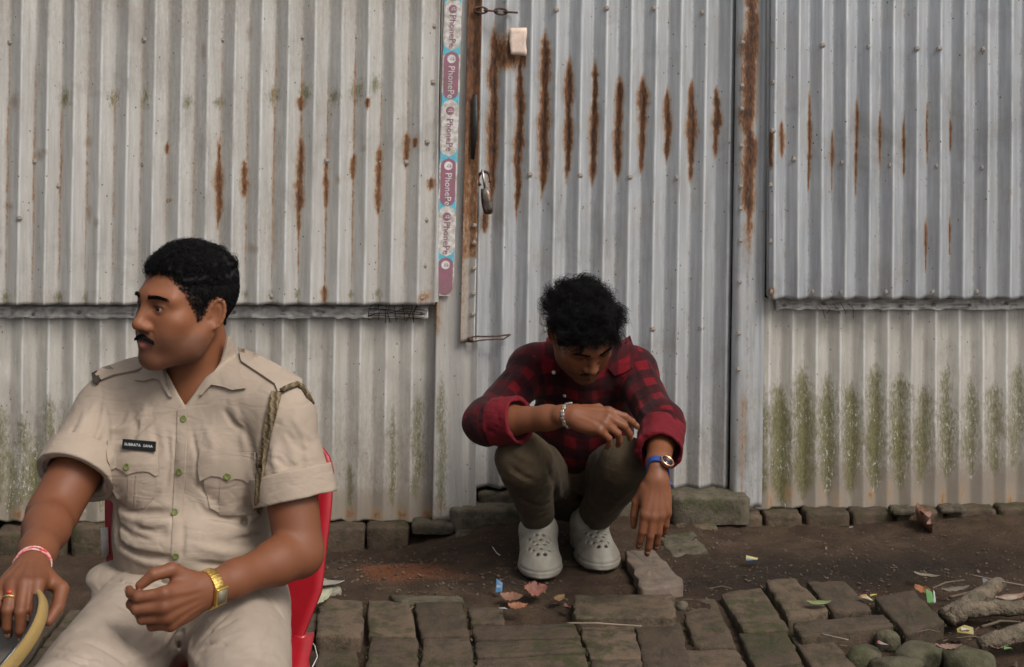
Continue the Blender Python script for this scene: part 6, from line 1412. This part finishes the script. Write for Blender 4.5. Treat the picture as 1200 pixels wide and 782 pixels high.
# trousers
Tq = SDF(); Tq.ell((hpR+hpL)/2+np.array((0,.01,.01)), (.155,.13,.11), 0); Tq.cap(hpR, kR, .088, .066, .03); Tq.cap(hpL, kL, .088, .066, .03)
Tq.cap(kR, nR+(kR-nR)*.10, .066, .046, .022); Tq.cap(kL, nL+(kL-nL)*.10, .066, .046, .022)
Tq.cap((hpR+hpL)/2+np.array((0,0,.02)), P(675,535,4.26), .11, .12, .04)
Tq.folds_px((([(585,520),(590,560),(600,590)],.006,.010),([(625,515),(640,545),(650,590)],-.006,.010),([(595,545),(615,560),(640,560)],-.005,.008),([(600,530),(620,540),(640,535)],.004,.008),([(605,580),(625,592),(645,588)],-.005,.008),([(610,595),(628,603),(645,598)],.004,.006),([(580,540),(583,565),(590,580)],-.006,.008),
    ([(720,560),(705,585),(695,605)],-.006,.010),([(745,555),(728,580),(712,602)],.006,.010),([(735,570),(720,588),(702,596)],-.005,.008),([(660,530),(668,560),(672,590)],-.01,.012),([(690,530),(685,560),(680,590)],-.008,.012),([(650,545),(655,575),(660,600)],.006,.010),([(700,540),(694,565),(688,590)],.006,.010)), 3.2)
Tq.disp(lambda V: 0.0040*smoothnoise(V, 15.0, 35)+0.0016*smoothnoise(V, 48.0, 36))
for k_, n_ in ((kR, nR), (kL, nL)):
    ax = unit(n_-k_); Tq.cap(n_+(k_-n_)*.18, n_+ax*.08, .037, .040, .003, 's')
Tq.plane((0,0,.012), (0,0,-1), .004)
for k_, n_ in ((kR, nR), (kL, nL)):
    ax = unit(n_-k_); e_ = n_+(k_-n_)*.15
    Tq.clip((lambda V, e_=e_, ax=ax: np.where(np.linalg.norm(V-e_, axis=1) < .085, (V-e_)@ax, -1e3)), .002)
sculpt('trousers', Tq, (-0.15,3.70,0.0), (0.46,4.52,0.46), 0.0045, cloth_mat('olive_trouser_cloth', (0.062,0.044,0.024), (0.046,0.032,0.018), 9, 900, 0.9, (0.092,0.067,0.040)), sq, None, 1)

# clogs
m = NT('pale_rubber'); n1 = m.noise(14, 4, 0.6); m.set(Base_Color=m.mix(m.step(n1, 0.42, 0.72), (0.245,0.228,0.192), (0.155,0.136,0.105)), Roughness=0.6); m.bump(m.noise(160, 3), 0.15, 0.002); M_CLOG = m.m
def clog(toe, yaw, label, z0=0.0):
    d = np.array((math.sin(yaw), -math.cos(yaw), 0)); l = np.array((d[1]*-1, d[0], 0)); R_ = np.stack([l, d, (0,0,1)], 1); heel = np.array(toe)-d*.275; heel[2] = z0
    def outer(S_):
        S_.frame(R_, heel); S_.ell((0,.188,.018), (.0560,.086,.030), 0); S_.ell((0,.070,.020), (.044,.072,.030), .03); S_.cap((0,.092,.054), (0,.212,.026), .0510, .0440, .03); S_.ell((0,.040,.035), (.040,.043,.042), .02)
    A = SDF(); outer(A); A.cap((0,.086,.072), (0,.106,.080), .0545, .0525, .004)      # raised rim round the opening
    A.ell((0,.040,.100), (.041,.066,.060), .005, 's'); A.cap((0,.050,.098), (0,.060,.14), .040, .046, .008, 's')
    A.cap((0,.075,.052), (0,.210,.022), .0440, .0375, .003, 's'); A.ell((0,.060,.045), (.034,.055,.034), .003, 's')
    A.ell((0,.175,.010), (.0600,.102,.012), .003); A.ell((0,.06,.010), (.0475,.066,.012), .003)
    tp = SDF(); outer(tp)
    for hx, hy in [(-.030,.166),(-.010,.162),(.010,.162),(.030,.166),(-.021,.185),(0,.182),(.021,.185),(-.032,.204),(-.011,.202),(.011,.202),(.032,.204),(-.021,.222),(0,.222),(.021,.222),(-.010,.240),(.011,.240)]:
        zz = np.linspace(.13, .01, 240); pp = heel+np.stack([hx+zz*0, hy+zz*0, zz], 1)@R_.T; ii_ = int(np.argmax(tp.ev(pp) < 0)); p = pp[ii_]; nn = tp.grad(p[None])[0]
        pl = R_.T@(p-heel); nl_ = R_.T@nn; A.cap(pl+nl_*.02, pl-nl_*.014, .0050, .0050, .0008, 's')
    for sx in (-1, 1):
        for hy in (.125, .150, .175): A.cap((sx*.075, hy, .030), (sx*.030, hy, .030), .0045, .0045, .001, 's')
    A.plane((0,0,0.001), (0,0,-1), .002); A.frame(); A.disp(lambda V: -0.0022*np.exp(-((V[:,2]-z0-.0235)/.0022)**2)); A.disp(lambda V: 0.0006*smoothnoise(V, 60.0, 81))
    t = sculpt('clog', A, heel-.30, heel+.34, 0.0026, M_CLOG, None, None, 1); t.parent = None; tag(t, label, 'shoe', 'pale clogs')
    return t
clog(G(635, 682), 0.03, 'pale grey clog with vent holes, the left one in the picture')
clog(G(709, 672), 0.17, 'pale grey clog with vent holes, the right one, turned outwards')
# bracelet and watch
b = MB(); ax = unit(cR_-bR); c = cR_-ax*.012; u = unit(np.cross(ax, (0,0,1))); w = np.cross(u, ax)
M_SILV = plain('silver', (0.72,0.69,0.65), (0.45,0.42,0.39), 0.3, 300, 0.9)
for i in range(22):
    a = 2*math.pi*i/22; o_ = u*math.cos(a)+w*math.sin(a); rr = wrap_radius(Q, c, o_)+.0025+.001*(i % 2); b.box(c+o_*rr+ax*.0015*(1 if i % 2 else -1), (.0042,.0036,.0020), np.stack([ax, np.cross(o_, ax), o_], 1))
br = b.build('bracelet', M_SILV, sq, bevel=0.0006); br['label'] = 'silver chain bracelet'; br['kind'] = 'stuff'
ax = unit(cL_-bL); c = cL_-ax*.020; dv = np.array((0.22,-0.92,0.30)); dv = unit(dv-ax*(dv@ax)); tv = np.cross(ax, dv)
M_BLUE = plain('blue_strap', (0.012,0.045,0.20), None, 0.55); M_ROSE = plain('rose_gold', (0.62,0.34,0.22), None, 0.25, 30, 0.95)
b = MB(); n = 40; V = []; Fc = []
for i in range(n):
    a = 2*math.pi*i/n; o_ = dv*math.cos(a)+tv*math.sin(a)*1.08
    o_ = unit(o_); wr_ = wrap_radius(Q, c, o_)+.0015
    for r_, h in ((wr_-.001,-.0095),(wr_+.0022,-.0095),(wr_+.0022,.0095),(wr_-.001,.0095)): V.append(c+o_*r_+ax*h)
for i in range(n):
    j = (i+1) % n
    for k in range(4): Fc.append((i*4+k, i*4+(k+1) % 4, j*4+(k+1) % 4, j*4+k))
b.add(V, Fc); wt = b.build('wristwatch', M_BLUE, sq, smooth=False); wt['label'] = 'round dark wristwatch on a blue strap'
b = MB(); b.lathe(c+dv*(wrap_radius(Q, c, dv)+.001), dv, [(.0175,0),(.0190,.003),(.0190,.008),(.0175,.0105),(.0150,.0105),(.0145,.0085)], 24); b.build('watch_case', M_ROSE, wt)
b = MB(); b.lathe(c+dv*(wrap_radius(Q, c, dv)+.001), dv, [(.0144,.006),(.0144,.0088)], 24); b.build('watch_dial', plain('dark_dial', (0.012,0.012,0.018), None, 0.12), wt)
b = MB(); b.tube([c+tv*-.026+ax*.004, c+tv*-.034+ax*.012+dv*.004, c+tv*-.036+ax*.020+dv*.006], [.006,.006,.005], 8, flat=0.35); b.build('strap_end', M_BLUE, wt)
